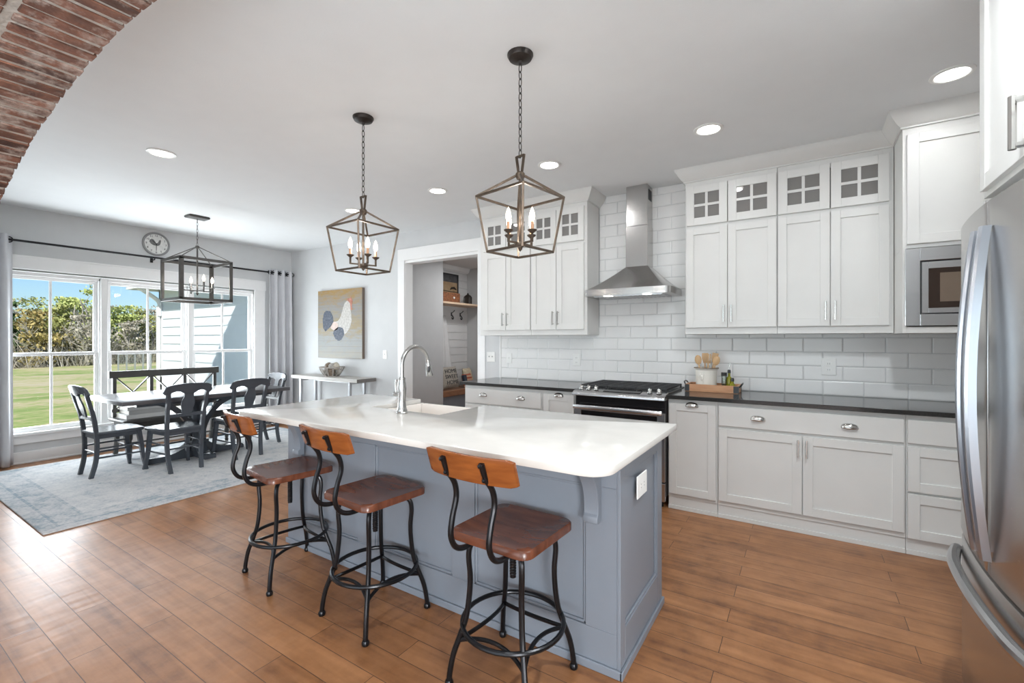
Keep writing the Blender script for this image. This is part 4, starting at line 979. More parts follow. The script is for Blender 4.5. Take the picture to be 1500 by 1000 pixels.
# ---- curtains, rod, clock
t = thing('curtain_rod', 'long black curtain rod across the top of the windows', 'curtain rod', (-7.08, 2.3, 2.36))
MB().tube([(-7.08, .30, 2.415), (-7.08, 4.30, 2.415)], .0125, 10).build('rod', rodm, t)
for y_ in (.45, 2.47, 4.26):
    s = MB(); s.box(-7.184, -7.176, y_-.015, y_+.015, 2.36, 2.42); s.tube([(-7.176, y_, 2.39), (-7.08, y_, 2.39), (-7.08, y_, 2.402)], .007, 8); s.build('bracket', rodm, t)
for y_ in (.29, 4.31): MB().ball((-7.08, y_, 2.415), .022, 12).build('finial', rodm, t)
def curtain(y0, y1, folds, lab, seed):
    t = thing('curtain', lab, 'curtain', (-7.08, (y0+y1)/2, .015), 0, None)
    rr = random.Random(seed); ph = [rr.uniform(-.3, .3) for _ in range(folds+2)]
    nu, nv = folds*10, 24
    def fn(u, v, o=0):
        z_ = .015+2.455*(1-v); f = u*folds; a = f*pi*2*.5+ph[int(f)]*v*.8
        amp = .040+.016*v; y_ = y0+(y1-y0)*u+.012*sin(a*2)*v + (.02*v*(u-.5))
        return (-7.08+amp*cos(a)+o, y_, z_)
    s = MB(); s.grid(fn, nu, nv); k = s.build('cloth', curtm, t, fix=True); md = k.modifiers.new('thickness', 'SOLIDIFY'); md.thickness = .004; md.offset = 0
    for i in range(folds):
        u = (i+.5)/folds; p = fn(u, .02)
        MB().tube([(-7.08+.030*cos(q)*.35, p[1]+.030*cos(q)*.95, 2.415+.030*sin(q)) for q in [2*pi*j/14 for j in range(14)]], .006, 6, closed=True).build('grommet', rodm, t)
curtain(3.955, 4.375, 7, 'grey grommet curtain panel gathered in the corner right of the windows', 1)
curtain(.62, 1.215, 9, 'grey curtain panel at the left edge of the picture', 2)

t = thing('wall_clock', 'round white wall clock with rooster motif above the curtain rod', 'clock', (XW, 2.52, 2.61))
def on_clock(vs, x): return [(XW+x+v[2], 2.52+v[0], 2.61+v[1]) for v in vs]
s = MB(); s.lathe([(.128, 0), (.152, 0), (.155, .012), (.150, .022), (.140, .024), (.132, .016), (.128, .012)], (XW, 2.52, 2.61), 40, axis='x', ring=True); s.build('rim', M('clock_rim', (.30, .30, .30), .5), t)
s = MB(); s.lathe([(0, 0), (.131, 0), (.131, .010), (0, .010)], (XW, 2.52, 2.61), 40, axis='x'); face = s.build('face', M('clock_face', (.74, .74, .72), .6, var=.08, vscale=25), t)
clk = M('clock_black', (.03, .03, .03), .6)
s = MB()
for h in range(1, 13):
    vs, fs = text_mesh(str(h), .036); a = pi/2-h*pi/6
    s.add(on_clock([(v[0]+.108*cos(a), v[1]+.108*sin(a), v[2]) for v in vs], .0112), fs)
s.build('numerals', clk, face, fix=False)
gr = M('clock_rooster_grey', (.16, .16, .16), .7, var=.3, vscale=60)
def flat(m, pts, x, th=.0012): return m.add([(XW+x, 2.52+a, 2.61+b) for a, b in pts]+[(XW+x+th, 2.52+a, 2.61+b) for a, b in pts], [tuple(range(len(pts)))[::-1], tuple(range(len(pts), 2*len(pts)))]+[(i, (i+1) % len(pts), (i+1) % len(pts)+len(pts), i+len(pts)) for i in range(len(pts))])
s = MB(); flat(s, [(-.075, .02), (-.07, .048), (-.05, .062), (-.03, .055), (-.012, .03), (0, .008), (.018, .02), (.03, .05), (.045, .065), (.052, .05), (.048, .02), (.04, -.005), (.015, -.022), (-.02, -.02), (-.04, -.015), (-.06, .0)], .0105); s.build('rooster_motif', gr, face)
s = MB(); s.x = Matrix.Identity(4)
s.add([(XW+.014, 2.52-.004, 2.61+.01), (XW+.014, 2.52+.004, 2.61+.01), (XW+.014, 2.52+.002, 2.61-.088), (XW+.014, 2.52-.003, 2.61-.088)]+[(XW+.016, 2.52-.004, 2.61+.01), (XW+.016, 2.52+.004, 2.61+.01), (XW+.016, 2.52+.002, 2.61-.088), (XW+.016, 2.52-.003, 2.61-.088)], [(0, 1, 2, 3), (7, 6, 5, 4), (0, 4, 5, 1), (1, 5, 6, 2), (2, 6, 7, 3), (3, 7, 4, 0)])
s.bar((XW+.018, 2.52, 2.61), (XW+.018, 2.52-.045, 2.61+.04), .007, .002, (1, 0, 0)); s.lathe([(0, .012), (.008, .012), (.008, .02), (0, .02)], (XW, 2.52, 2.61), 12, axis='x'); s.build('hands', clk, t)

# ================================================================== PAINTING, CONSOLE
def painting_mat():
    m = bpy.data.materials.new('painted_planks'); m.use_nodes = True; n = m.node_tree.nodes; l = m.node_tree.links; b = n['Principled BSDF']; b.inputs['Roughness'].default_value = .6
    tc = n.new('ShaderNodeTexCoord'); sx = n.new('ShaderNodeSeparateXYZ'); l.new(tc.outputs['Object'], sx.inputs[0])
    mr = n.new('ShaderNodeMapRange'); mr.inputs['From Min'].default_value = 0; mr.inputs['From Max'].default_value = 1.03; l.new(sx.outputs[2], mr.inputs[0])
    nz = n.new('ShaderNodeTexNoise'); nz.inputs['Scale'].default_value = 5; nz.inputs['Detail'].default_value = 9; nz.inputs['Roughness'].default_value = .7; mp = n.new('ShaderNodeMapping'); mp.inputs['Scale'].default_value = (1, 1, 3.5); l.new(tc.outputs['Object'], mp.inputs[0]); l.new(mp.outputs[0], nz.inputs[0])
    ad = n.new('ShaderNodeMath'); ad.operation = 'MULTIPLY_ADD'; ad.inputs[1].default_value = .95; l.new(nz.outputs['Fac'], ad.inputs[0]); l.new(mr.outputs[0], ad.inputs[2])
    rp = n.new('ShaderNodeValToRGB'); e = rp.color_ramp.elements; e[0].position = .25; e[0].color = (.36, .335, .285, 1); e[1].position = 1.0; e[1].color = (.26, .15, .045, 1)
    for p, c in ((.42, (.30, .315, .32, 1)), (.55, (.33, .26, .15, 1)), (.7, (.25, .25, .25, 1)), (.85, (.33, .21, .075, 1))): k = e.new(p); k.color = c
    sc = n.new('ShaderNodeMath'); sc.operation = 'MULTIPLY'; sc.inputs[1].default_value = .58; l.new(ad.outputs[0], sc.inputs[0]); l.new(sc.outputs[0], rp.inputs[0])
    pp = n.new('ShaderNodeMath'); pp.operation = 'FRACT'; dv = n.new('ShaderNodeMath'); dv.operation = 'MULTIPLY'; dv.inputs[1].default_value = 12; l.new(mr.outputs[0], dv.inputs[0]); l.new(dv.outputs[0], pp.inputs[0])
    lt = n.new('ShaderNodeMath'); lt.operation = 'LESS_THAN'; lt.inputs[1].default_value = .07; l.new(pp.outputs[0], lt.inputs[0]); m5 = n.new('ShaderNodeMath'); m5.operation = 'MULTIPLY'; m5.inputs[1].default_value = .5; l.new(lt.outputs[0], m5.inputs[0])
    mx = n.new('ShaderNodeMix'); mx.data_type = 'RGBA'; mx.inputs[7].default_value = (.22, .19, .15, 1); l.new(m5.outputs[0], mx.inputs[0]); l.new(rp.outputs[0], mx.inputs[6]); l.new(mx.outputs[2], b.inputs['Base Color'])
    return m
t = thing('painting', 'large painted canvas of a white and blue rooster on weathered planks', 'painting', (-5.868, YK-.045, 1.075))
MB().box(-6.385, -5.352, YK-.045, YK-.001, 1.075, 2.105).build('canvas', painting_mat(), t)
s = MB(); s.box(-5.352, -5.349, YK-.045, YK-.001, 1.075, 2.105); s.box(-6.388, -6.385, YK-.045, YK-.001, 1.075, 2.105); s.build('canvas_edge', M('canvas_edge', (.14, .11, .09), .7), t)
def relief(name, pts, m, y=YK-.0452, th=.0012, jag=0, seed=0):
    rr = random.Random(seed); q = []
    P3 = smooth([(a, b, 0) for a, b in pts]+[(pts[0][0], pts[0][1], 0)], 5)[:-1]
    for p in P3: q.append((p.x+rr.uniform(-jag, jag), p.y+rr.uniform(-jag, jag)))
    s = MB(); s.prism([(-6.385+a*1.033, 1.075+b*1.03) for a, b in q], y-th, y, 'y'); return s.build(name, m, t)
rw = M('rooster_white', (.62, .60, .57), .6, col2=(.40, .38, .355), vscale=30); rb = M('rooster_blue', (.03, .04, .07), .6, col2=(.12, .14, .18), vscale=34); rc_ = M('rooster_red', (.42, .17, .12), .6, var=.3, vscale=20); rp_ = M('rooster_pink', (.62, .50, .45), .6, var=.1, vscale=20)
relief('rooster_body', [(.66, .82), (.71, .84), (.745, .80), (.75, .72), (.77, .60), (.765, .50), (.70, .40), (.62, .35), (.50, .36), (.38, .40), (.31, .44), (.30, .50), (.36, .535), (.46, .54), (.53, .60), (.575, .70), (.62, .79)], rw, seed=1, jag=.003)
relief('rooster_tail', [(.33, .48), (.26, .44), (.18, .40), (.125, .46), (.11, .56), (.14, .65), (.20, .70), (.28, .69), (.33, .64), (.36, .57), (.37, .53)], rb, YK-.0464, seed=2, jag=.008)
relief('rooster_breast', [(.36, .36), (.40, .42), (.50, .455), (.58, .43), (.61, .36), (.57, .29), (.50, .255), (.42, .28)], rb, YK-.0464, seed=3, jag=.006)
relief('rooster_wing', [(.30, .46), (.36, .52), (.44, .52), (.48, .46), (.44, .41), (.36, .42)], rp_, YK-.0464, seed=4, jag=.004)
relief('rooster_comb', [(.68, .83), (.70, .87), (.73, .855), (.76, .88), (.78, .85), (.80, .82), (.78, .76), (.79, .71), (.765, .69), (.752, .76), (.73, .80)], rc_, YK-.0464, seed=5, jag=.003)

t = thing('console_table', 'narrow console table with whitewashed top below the rooster painting', 'console table', (-5.855, 4.22, 0))
tp = MB().box(-6.62, -5.085, 4.05, 4.378, .765, .815).build('tabletop', consolew, t, bevel=.003)
MB().box(-5.0855, -5.082, 4.052, 4.376, .767, .813).build('end_grain', endgrain, tp)
gl = M('grey_metal_legs', (.42, .43, .45), .4, .5)
for x_ in (-6.42, -5.28):
    for y_ in (4.09, 4.335): MB().box(x_-.018, x_+.018, y_-.018, y_+.018, 0, .765).build('leg', gl, t)
s = MB()
for x_ in (-6.42, -5.28): s.box(x_-.015, x_+.015, 4.1, 4.33, .735, .765); s.box(x_-.012, x_+.012, 4.1, 4.33, .1, .125)
s.box(-6.41, -5.29, 4.2, 4.225, .735, .765); s.build('frame_rails', gl, t)
bxx, byy, bz = -5.83, 4.20, .815
t = thing('ribbed_bowl', 'open ribbed wooden bowl of decorative balls on the console', 'bowl', (bxx, byy, bz))
bw = M('weathered_slats', (.36, .33, .30), .7, var=.3, vscale=20)
s = MB(); s.lathe([(.165, .128), (.178, .128), (.180, .142), (.168, .142)], (bxx, byy, bz), 28, ring=True); s.lathe([(.0, 0), (.10, 0), (.105, .012), (.0, .012)], (bxx, byy, bz), 24)
s.build('rim_and_base', bw, t)
for k in range(12):
    a = 2*pi*k/12; s = MB(); pts = [(.095, .006), (.125, .04), (.152, .085), (.170, .132)]
    for (r0, z0_), (r1, z1_) in zip(pts, pts[1:]): s.bar((bxx+r0*cos(a), byy+r0*sin(a), bz+z0_), (bxx+r1*cos(a), byy+r1*sin(a), bz+z1_), .022, .008, (cos(a), sin(a), 0))
    s.build('slat', bw, t)
bmats = [M('ball_cream', (.55, .50, .42), .8, var=.15, vscale=40), M('ball_brown', (.20, .15, .11), .8, var=.4, vscale=40), M('ball_grey', (.40, .38, .35), .8, var=.25, vscale=40)]
bpos = [(-.07, -.055, .065, .052, 2), (.065, -.06, .065, .052, 1), (.0, .075, .065, .05, 0), (-.09, .04, .075, .048, 1), (.095, .045, .075, .048, 2), (-.045, -.02, .155, .050, 1), (.05, -.035, .150, .048, 2), (.01, .06, .155, .05, 0), (-.10, -.0, .150, .045, 2), (.105, .0, .145, .046, 0)]
bl_ = ['grey ball low at the front left of the ribbed bowl', 'brown ball low at the front of the ribbed bowl', 'cream ball low at the back of the ribbed bowl', 'brown ball low at the back left of the ribbed bowl', 'grey ball low at the back right of the ribbed bowl', 'brown ball on top near the middle of the ribbed bowl', 'grey ball on top right of the middle in the ribbed bowl', 'cream ball on top at the back of the ribbed bowl', 'grey ball on top at the left rim of the ribbed bowl', 'cream ball on top at the right rim of the ribbed bowl']
for (dx, dy, dz, r_, mi), lb in zip(bpos, bl_): tag(MB().ball((bxx+dx, byy+dy, bz+dz), r_, 14).build('decorative_ball', bmats[mi]), lb, 'decorative ball', 'decorative balls in the console bowl')

# ================================================================== OUTLETS AND SWITCHES
def plate(name, lab, cat, x, z, w=.075, h=.118, y=YK, kind='outlet', n=1):
    t = thing(name, lab, cat, (x, y, z))
    MB().box(x-w/2, x+w/2, y-.007, y-.0005, z-h/2, z+h/2).build('cover_plate', whitepl, t, bevel=.003)
    if kind == 'outlet':
        for dz in (-.024, .024):
            k = MB().box(x-.017, x+.017, y-.0085, y-.007, z+dz-.015, z+dz+.015).build('socket', whitepl, t, bevel=.0006)
            s = MB()
            for dx in (-.006, .006): s.box(x+dx-.0015, x+dx+.0015, y-.009, y-.0085, z+dz-.006, z+dz+.006)
            s.build('slots', greyslot, k)
    else:
        for i in range(n):
            dx = (i-(n-1)/2)*.044; s = MB(); s.box(x+dx-.005, x+dx+.005, y-.016, y-.007, z-.004, z+.012); s.build('toggle', greyslot if n == 2 else whitepl, t, bevel=.001)
TYf = YK-.010
plate('light_switch', 'double white light switch on the strip of wall beside the doorway', 'light switch', -3.111, 1.15, .118, .118, YK, 'switch', 2)
plate('light_switch', 'white light switch on tile left of the first outlet', 'light switch', -2.851, 1.14, .075, .118, TYf, 'switch', 1)
plate('wall_outlet', 'white outlet on tile between the left cabinets and the range', 'outlet', -2.005, 1.14, .085, .125, TYf)
plate('wall_outlet', 'white outlet on tile above the right worktop', 'outlet', .168, 1.14, .098, .135, TYf)
plate('light_switch', 'single white light switch between the painting and the doorway', 'light switch', -4.925, 1.145, .078, .122, YK, 'switch', 1)

# ================================================================== TRAY AND UTENSILS
tx0, tx1, ty0, ty1, tz = -.855, -.445, 4.085, 4.31, .9143
t = thing('serving_tray', 'wooden serving tray with black metal corners on the right worktop', 'tray', ((tx0+tx1)/2, (ty0+ty1)/2, tz))
s = MB(); s.box(tx0, tx1, ty0, ty1, tz, tz+.012); s.box(tx0, tx1, ty0, ty0+.014, tz+.012, tz+.062); s.box(tx0, tx1, ty1-.014, ty1, tz+.012, tz+.062); s.box(tx0, tx0+.014, ty0+.014, ty1-.014, tz+.012, tz+.062); s.box(tx1-.014, tx1, ty0+.014, ty1-.014, tz+.012, tz+.062)
s.build('tray_body', trayw, t, bevel=.002)
for x_, sx in ((tx0, 1), (tx1, -1)):
    for y_, sy in ((ty0, 1), (ty1, -1)):
        s = MB(); s.box(x_-sx*.002, x_+sx*.035, y_-sy*.002, y_+sy*.0005, tz+.004, tz+.060); s.box(x_-sx*.002, x_+sx*.0005, y_, y_+sy*.035, tz+.004, tz+.060); s.build('corner_bracket', blackm, t)
    xm = x_-sx*.008; s = MB(); s.tube(smooth([(x_-sx*.002, 4.14, tz+.045), (xm-sx*.012, 4.15, tz+.075), (xm-sx*.012, 4.245, tz+.075), (x_-sx*.002, 4.255, tz+.045)], 5), .005, 8); s.build('handle', blackm, t)
cxk, cyk, zk = -.705, 4.20, tz+.0125
t = thing('utensil_crock', 'cream crock with raised rooster emblem holding wooden spoons', 'crock', (cxk, cyk, zk))
MB().lathe([(0, 0), (.080, 0), (.082, .01), (.086, .17), (.098, .178), (.100, .184), (.094, .188), (.080, .180), (.076, .012), (0, .012)], (cxk, cyk, zk), 32).build('pot', cream, t)
MB().lathe([(.096, .182), (.101, .183), (.099, .188), (.094, .189)], (cxk, cyk, zk), 32, ring=True).build('rim', M('brown_rim', (.16, .10, .06), .5), t)
s = MB()
for (a, b, r_) in ((.0, .10, .026), (-.015, .125, .018), (.018, .13, .012), (.008, .072, .012), (-.028, .11, .012)):
    ang = -pi/2-.25+a/.085; s.ball((cxk+.083*cos(ang), cyk+.083*sin(ang), zk+b), r_, 10, .5, .5, 1)
s.build('rooster_emblem', cream, t)
ut = [(-.045, -.03, -.16, .06, .255, 'spoon', 'wooden spoon with a round bowl leaning left in the crock'), (-.015, .01, -.03, .10, .27, 'spat', 'wooden spatula standing in the middle of the crock'), (.01, -.02, .05, .02, .265, 'fork', 'slotted wooden fork near the middle of the crock'), (.035, .02, .16, .05, .275, 'spat', 'wooden turner leaning right in the crock'), (.045, -.025, .24, -.03, .255, 'spoon', 'pale wooden spoon leaning far right in the crock'), (.02, .04, .10, .12, .30, 'whisk', 'metal whisk handle rising behind the spoons in the crock')]
for (dx, dy, lx, ly, ht, kd, lb) in ut:
    p0 = Vector((cxk+dx*.6, cyk+dy*.6, zk+.016)); d_ = Vector((lx, ly, 1)).normalized(); p1 = p0+d_*(ht-.05); s = MB(); s.tube([p0, p1], .006, 8)
    if kd == 'spoon': s.x = Matrix.Translation(p1+d_*.035) @ Vector((0, 0, 1)).rotation_difference(d_).to_matrix().to_4x4(); s.ball((0, 0, 0), .034, 12, .85, .32, 1.25)
    elif kd == 'whisk': s.tube([p1, p1+d_*.05], .009, 8)
    else:
        s.x = Matrix.Translation(p1+d_*.03) @ Vector((0, 0, 1)).rotation_difference(d_).to_matrix().to_4x4()
        if kd == 'fork': [s.box(-.022+k*.016, -.012+k*.016, -.004, .004, -.03, .045) for k in range(3)]; s.box(-.022, .02, -.004, .004, -.035, -.015)
        else: s.prism([(-.012, -.04), (.012, -.04), (.026, .0), (.028, .045), (-.022, .045), (-.024, .0)], -.004, .004, 'y')
    s.x = Matrix.Identity(4)
    tag(s.build('kitchen_utensil', chrome if kd == 'whisk' else spoonw), lb, 'utensil', 'utensils in the crock')
def bottle(x, y, r_, h, m, capm, lab, pour=0):
    t = thing('oil_bottle', lab, 'bottle', (x, y, zk), 0, 'oil bottles on the tray')
    MB().lathe([(0, 0), (r_*.9, 0), (r_, .006), (r_, h*.55), (r_*.85, h*.66), (.010, h*.80), (.010, h), (0, h)], (x, y, zk), 18).build('bottle_body', m, t)
    c = MB().lathe([(0, 0), (.013, 0), (.013, .022), (.008, .030), (0, .030)], (x, y, zk+h-.004), 14).build('stopper', capm, t)
    if pour: MB().tube([(x, y, zk+h+.024), (x, y, zk+h+.045), (x+.008, y, zk+h+pour)], .0035, 8).build('pourer', chrome, c)
def jar(x, y, r_, h, m, lab):
    t = thing('oil_bottle', lab, 'bottle', (x, y, zk), 0, 'oil bottles on the tray')
    MB().lathe([(0, 0), (r_, 0), (r_, h*.45), (0, h*.45)], (x, y, zk), 18).build('oil', m, t)
    MB().lathe([(r_+.001, h*.45), (r_+.001, h), (r_, h), (r_, h*.45)], (x, y, zk), 18, ring=True).build('glass', glass('bottle_glass', (.9, .93, .9), .08), t, fix=False)
    MB().lathe([(0, 0), (r_+.004, 0), (r_+.004, .028), (0, .028)], (x, y, zk+h), 16).build('cap', blackm, t)
jar(-.560, 4.165, .019, .125, darkoil, 'straight glass bottle of dark oil with a flat black cap')
bottle(-.528, 4.215, .030, .150, oliveoil, blackm, 'tallest green oil bottle with a steel pourer', .075)
bottle(-.497, 4.165, .022, .085, oliveoil, blackm, 'small squat green oil bottle with a black stopper')

# ================================================================== MUDROOM NOOK
o = MB().box(-5.649, -5.235, 5.935, 7.155, 1.985, 2.02).build('nook_shelf', shelfw, bevel=.002); tag(o, 'pale wood shelf high in the mudroom nook', 'shelf')
t = thing('storage_bench', 'built-in grey bench with a brown wood seat in the mudroom nook', 'bench', (-5.42, 6.54, 0))
MB().box(-5.64, -5.23, 5.94, 7.15, 0, .36).build('base', M('bench_base_grey', (.20, .215, .24), .5), t, bevel=.002)
MB().box(-5.645, -5.20, 5.935, 7.155, .36, .455).build('seat', benchw, t, bevel=.004)
t = thing('framed_print', 'dark framed country print leaning on the nook shelf', 'framed print', (-5.62, 6.48, 2.021))
s = MB(); y0, y1, z0, z1 = 6.12, 6.86, 2.0205, 2.60; f = .03
s.box(-5.648, -5.622, y0, y0+f, z0, z1); s.box(-5.648, -5.622, y1-f, y1, z0, z1); s.box(-5.648, -5.622, y0+f, y1-f, z0, z0+f); s.box(-5.648, -5.622, y0+f, y1-f, z1-f, z1); s.build('frame', blackm, t)
pc = MB().box(-5.645, -5.632, y0+f, y1-f, z0+f, z1-f).build('print', M('print_tan', (.42, .30, .18), .7, col2=(.30, .19, .10), vscale=9), t)
MB().box(-5.632, -5.630, y0+f, y1-f, 2.44, z1-f).build('dark_sky_band', M('print_dark', (.07, .07, .075), .7, var=.3, vscale=12), pc)
s = MB(); s.tube([(-5.629, 6.62, 2.30), (-5.629, 6.66, 2.33), (-5.629, 6.73, 2.34), (-5.629, 6.80, 2.31)], [.006, .02, .025, .008], 8); s.bar((-5.629, 6.14, 2.24), (-5.629, 6.40, 2.40), .02, .003, (1, 0, 0)); s.bar((-5.629, 6.40, 2.27), (-5.629, 6.82, 2.26), .012, .003, (1, 0, 0)); s.build('tree_silhouette', M('print_ink', (.03, .02, .015), .7), pc)
t = thing('patterned_box', 'brown patterned storage box with a white knob on the nook shelf', 'box', (-5.45, 6.42, 2.021))
MB().box(-5.56, -5.34, 6.05, 6.56, 2.0205, 2.20).build('box_body', M('leopard_box', (.34, .13, .05), .5, col2=(.09, .03, .015), vscale=38), t, bevel=.004)
MB().ball((-5.332, 6.38, 2.11), .022, 12, .6, 1, 1).build('knob', whitepl, t)
t = thing('lantern', 'dark metal lantern with a domed top on the nook shelf', 'lantern', (-5.44, 6.92, 2.021))
s = MB(); x_, y_ = -5.44, 6.92; s.box(x_-.06, x_+.06, y_-.06, y_+.06, 2.0205, 2.035)
for a in (-1, 1):
    for b in (-1, 1): s.box(x_+a*.05-.006, x_+a*.05+.006, y_+b*.05-.006, y_+b*.05+.006, 2.035, 2.17)
s.lathe([(.075, 2.17), (.07, 2.185), (.045, 2.205), (.02, 2.22), (.012, 2.245), (0, 2.25)], (x_, y_, 0), 12); s.build('cage', bronzed, t)
MB().box(x_-.042, x_+.042, y_-.042, y_+.042, 2.036, 2.168).build('shade', M('lantern_inside', (.06, .055, .05), .3), t)
s = MB().box(-5.648, -5.635, 5.94, 7.15, 1.74, 1.87).build('hook_rail', shipm, bevel=.002); tag(s, 'white hook board on the shiplap', 'hook rail')
for y_, lb in ((6.66, 'black iron coat hook on the nook board, left one'), (6.92, 'black iron coat hook on the nook board, right one')):
    s = MB(); s.box(-5.634, -5.626, y_-.014, y_+.014, 1.80, 1.87); s.tube(smooth([(-5.628, y_, 1.86), (-5.59, y_, 1.875), (-5.575, y_+.02, 1.90)], 4), .007, 8); s.tube(smooth([(-5.628, y_, 1.825), (-5.60, y_, 1.80), (-5.585, y_, 1.765), (-5.60, y_, 1.745), (-5.615, y_, 1.765)], 4), .008, 8); s.ball((-5.575, y_+.02, 1.902), .011, 8)
    s.tube([(-5.6+.0, y_+.028*cos(q), 1.765+.028*sin(q)) for q in [2*pi*j/12 for j in range(12)]], .006, 6, closed=True)
    tag(s.build('coat_hook', blackm), lb, 'coat hook', 'coat hooks in the mudroom nook')
s = MB()
def towel(u, v): return (-5.60+.015*sin(u*9)+.01*v, 6.36+.28*u*(.35+.65*v), 1.80-1.10*v)
s.grid(towel, 14, 16); o = s.build('hanging_towel', M('white_towel', (.62, .61, .60), .9, var=.05)); md = o.modifiers.new('thickness', 'SOLIDIFY'); md.thickness = .012; tag(o, 'pale cloth hanging against the shiplap in the nook', 'towel')
def pillow(name, lab, c, w, h, th, rot, m, group='pillows on the mudroom bench'):
    t = thing(name, lab, 'pillow', c, 0, group); s = MB(); N = 14
    mt = Matrix.Rotation(rot, 4, 'Z') @ Matrix.Rotation(R(-14), 4, 'Y')
    for sd in (1, -1):
        def fn(u, v):
            a, b = 2*u-1, 2*v-1; e = max(0, (1-a**4)*(1-b**4))**.55; k = 1-.07*(1-abs(a))*(abs(b)**3)*0
            pin = 1-.06*(1-a*a)*(b*b)
            return tuple(mt @ Vector((sd*th/2*e, a*w/2*(1-.05*(1-b*b)), h/2+b*h/2*(1-.05*(1-a*a)))))
        s.grid(fn, N, N)
    c_ = s.build('cover', m, t, local=True); return t, mt
t, mt = pillow('throw_pillow', 'cream pillow with dark lettering on the mudroom bench', (-5.36, 6.33, .475), .46, .40, .14, 0, M('pillow_linen', (.44, .40, .34), .9, col2=(.30, .27, .23), vscale=45))
vs, fs = text_mesh('HOME\nSWEET\nHOME', .12, .002); s = MB(); s.add([tuple(mt @ Vector((.072-.5*(abs(v[1])/.2)**3*.03+v[2], v[0]*.95, .20+v[1]*.85))) for v in vs], fs); s.build('lettering', M('pillow_ink', (.05, .05, .055), .9), t, local=True)
t, mt = pillow('throw_pillow', 'small flag pillow with orange-red and cream stripes on the mudroom bench', (-5.29, 6.755, .46), .30, .26, .11, R(6), stripes_mat('flag_stripes', ((.38, .08, .04), (.55, .36, .24)), 2, .030, .9))
s = MB(); s.box(-.0, .052, -.165, -.075, .10, .235); s.v = [tuple(mt @ Vector(p)) for p in s.v]; s.build('blue_canton', M('flag_blue', (.03, .04, .06), .9), t, local=True)
pillow('throw_pillow', 'tan patterned pillow at the far end of the mudroom bench', (-5.42, 6.95, .475), .30, .34, .12, R(12), M('tan_floral', (.46, .36, .24), .9, col2=(.62, .54, .40), vscale=30))

# ================================================================== OUTSIDE
GZ = -.5
gm = MB()
def gfn(u, v):
    x = -7.4-70*u; y = -45+110*v; far = max(0, (-x-30)/40)
    return (x, y, GZ+.012*max(0, (-x-12))*(1 if y > 4 else 1)*.0+.9*far*far)
gm.grid(gfn, 40, 40); struct(gm.build('ground', lawn_mat(), fix=True), 'sunny lawn sloping to the tree line', 'lawn')
struct(MB().box(-8.3, 6, -10, -6.0, GZ-.1, -.02).build('ground_patio', M('patio_concrete', (.45, .44, .42), .9)), 'concrete porch floor', 'porch')

# main house shell above the ceiling and its eave, which shades the wing
s = MB(); s.box(-7.35, 5, -6, 9, 2.952, 3.05); s.build('trim_10', extw)['kind'] = 'structure'
s = MB(); s.box(-7.85, 5.4, -6.6, 4.5, 3.62, 3.70); s.box(-7.352, -7.30, -6, 4.5, 3.05, 3.62); o = s.build('roof_main', roofm); struct(o, 'eave of the main house', 'roof')
s = MB(); s.box(-7.40, -7.352, -6, 1.08, GZ, 3.05); s.box(-7.40, -7.352, 3.82, 4.5, GZ, 3.05); s.box(-7.40, -7.352, 1.08, 3.82, GZ, .28); s.box(-7.40, -7.352, 1.08, 3.82, 2.12, 3.05); struct(s.build('wall_outside', extw), 'outer face of the window wall', 'wall')

t = thing('house_wing', 'pale blue-grey lap-sided house wing outside the right windows', 'house', (-10, 6.5, GZ))
s = MB(); x0, x1, yw = -12.58, -7.36, 4.52; zz = .50; k = 0
while zz < 2.62:
    z1 = min(zz+.19, 2.62); s.add([(x0, yw-.022, zz), (x1, yw-.022, zz), (x1, yw-.004, z1), (x0, yw-.004, z1), (x0, yw+.02, zz), (x1, yw+.02, zz), (x1, yw+.02, z1), (x0, yw+.02, z1)], [(0, 1, 2, 3), (0, 4, 5, 1), (3, 2, 6, 7), (0, 3, 7, 4), (1, 5, 6, 2), (5, 4, 7, 6)]); zz += .19
s.build('siding', sidingm, t, fix=True)
MB().box(x0, x1, yw+.02, 9, GZ, 2.62).build('wall', sidingm, t)
MB().box(x0, x1, yw-.03, yw+.02, GZ, .50).build('foundation_band', extw, t)
s = MB(); s.box(x0-.06, x0+.10, yw-.03, yw+.05, GZ, 2.55); s.box(x0-.06, x0, yw-.03, yw+.10, GZ, 2.55); s.build('corner_board', extw, t)
s = MB(); s.box(x0-.50, -7.40, yw-.48, 9.3, 2.56, 2.60); s.box(x0-.50, -7.86, yw-.50, yw-.47, 2.50, 2.74); s.box(x0-.52, x0-.49, yw-.50, 9.3, 2.50, 2.74); s.build('soffit', extw, t)
s = MB(); s.prism([(yw-.62, 2.66), (yw-.50, 2.66), (yw-.50, 2.76), (yw-.62, 2.76)], x0-.55, -7.90, 'x'); s.build('gutter', extw, t)
s = MB(); s.tube(smooth([(x0-.02, yw-.56, 2.66), (x0-.02, yw-.54, 2.60), (x0+.04, yw-.30, 2.42), (x0+.08, yw-.08, 2.22), (x0+.08, yw-.07, 2.0), (x0+.08, yw-.07, 1.9)], 5), .045, 8); s.tube([(x0+.03, yw-.075, 2.1), (x0+.03, yw-.075, GZ+.1)], .04, 4); s.build('downspout', extw, t)
s = MB(); s.prism([(yw-.60, 2.74), (9.4, 2.74), (9.4, 3.9), (6.9, 3.9)], x0-.55, -7.36, 'x'); s.build('roof', roofm, t)

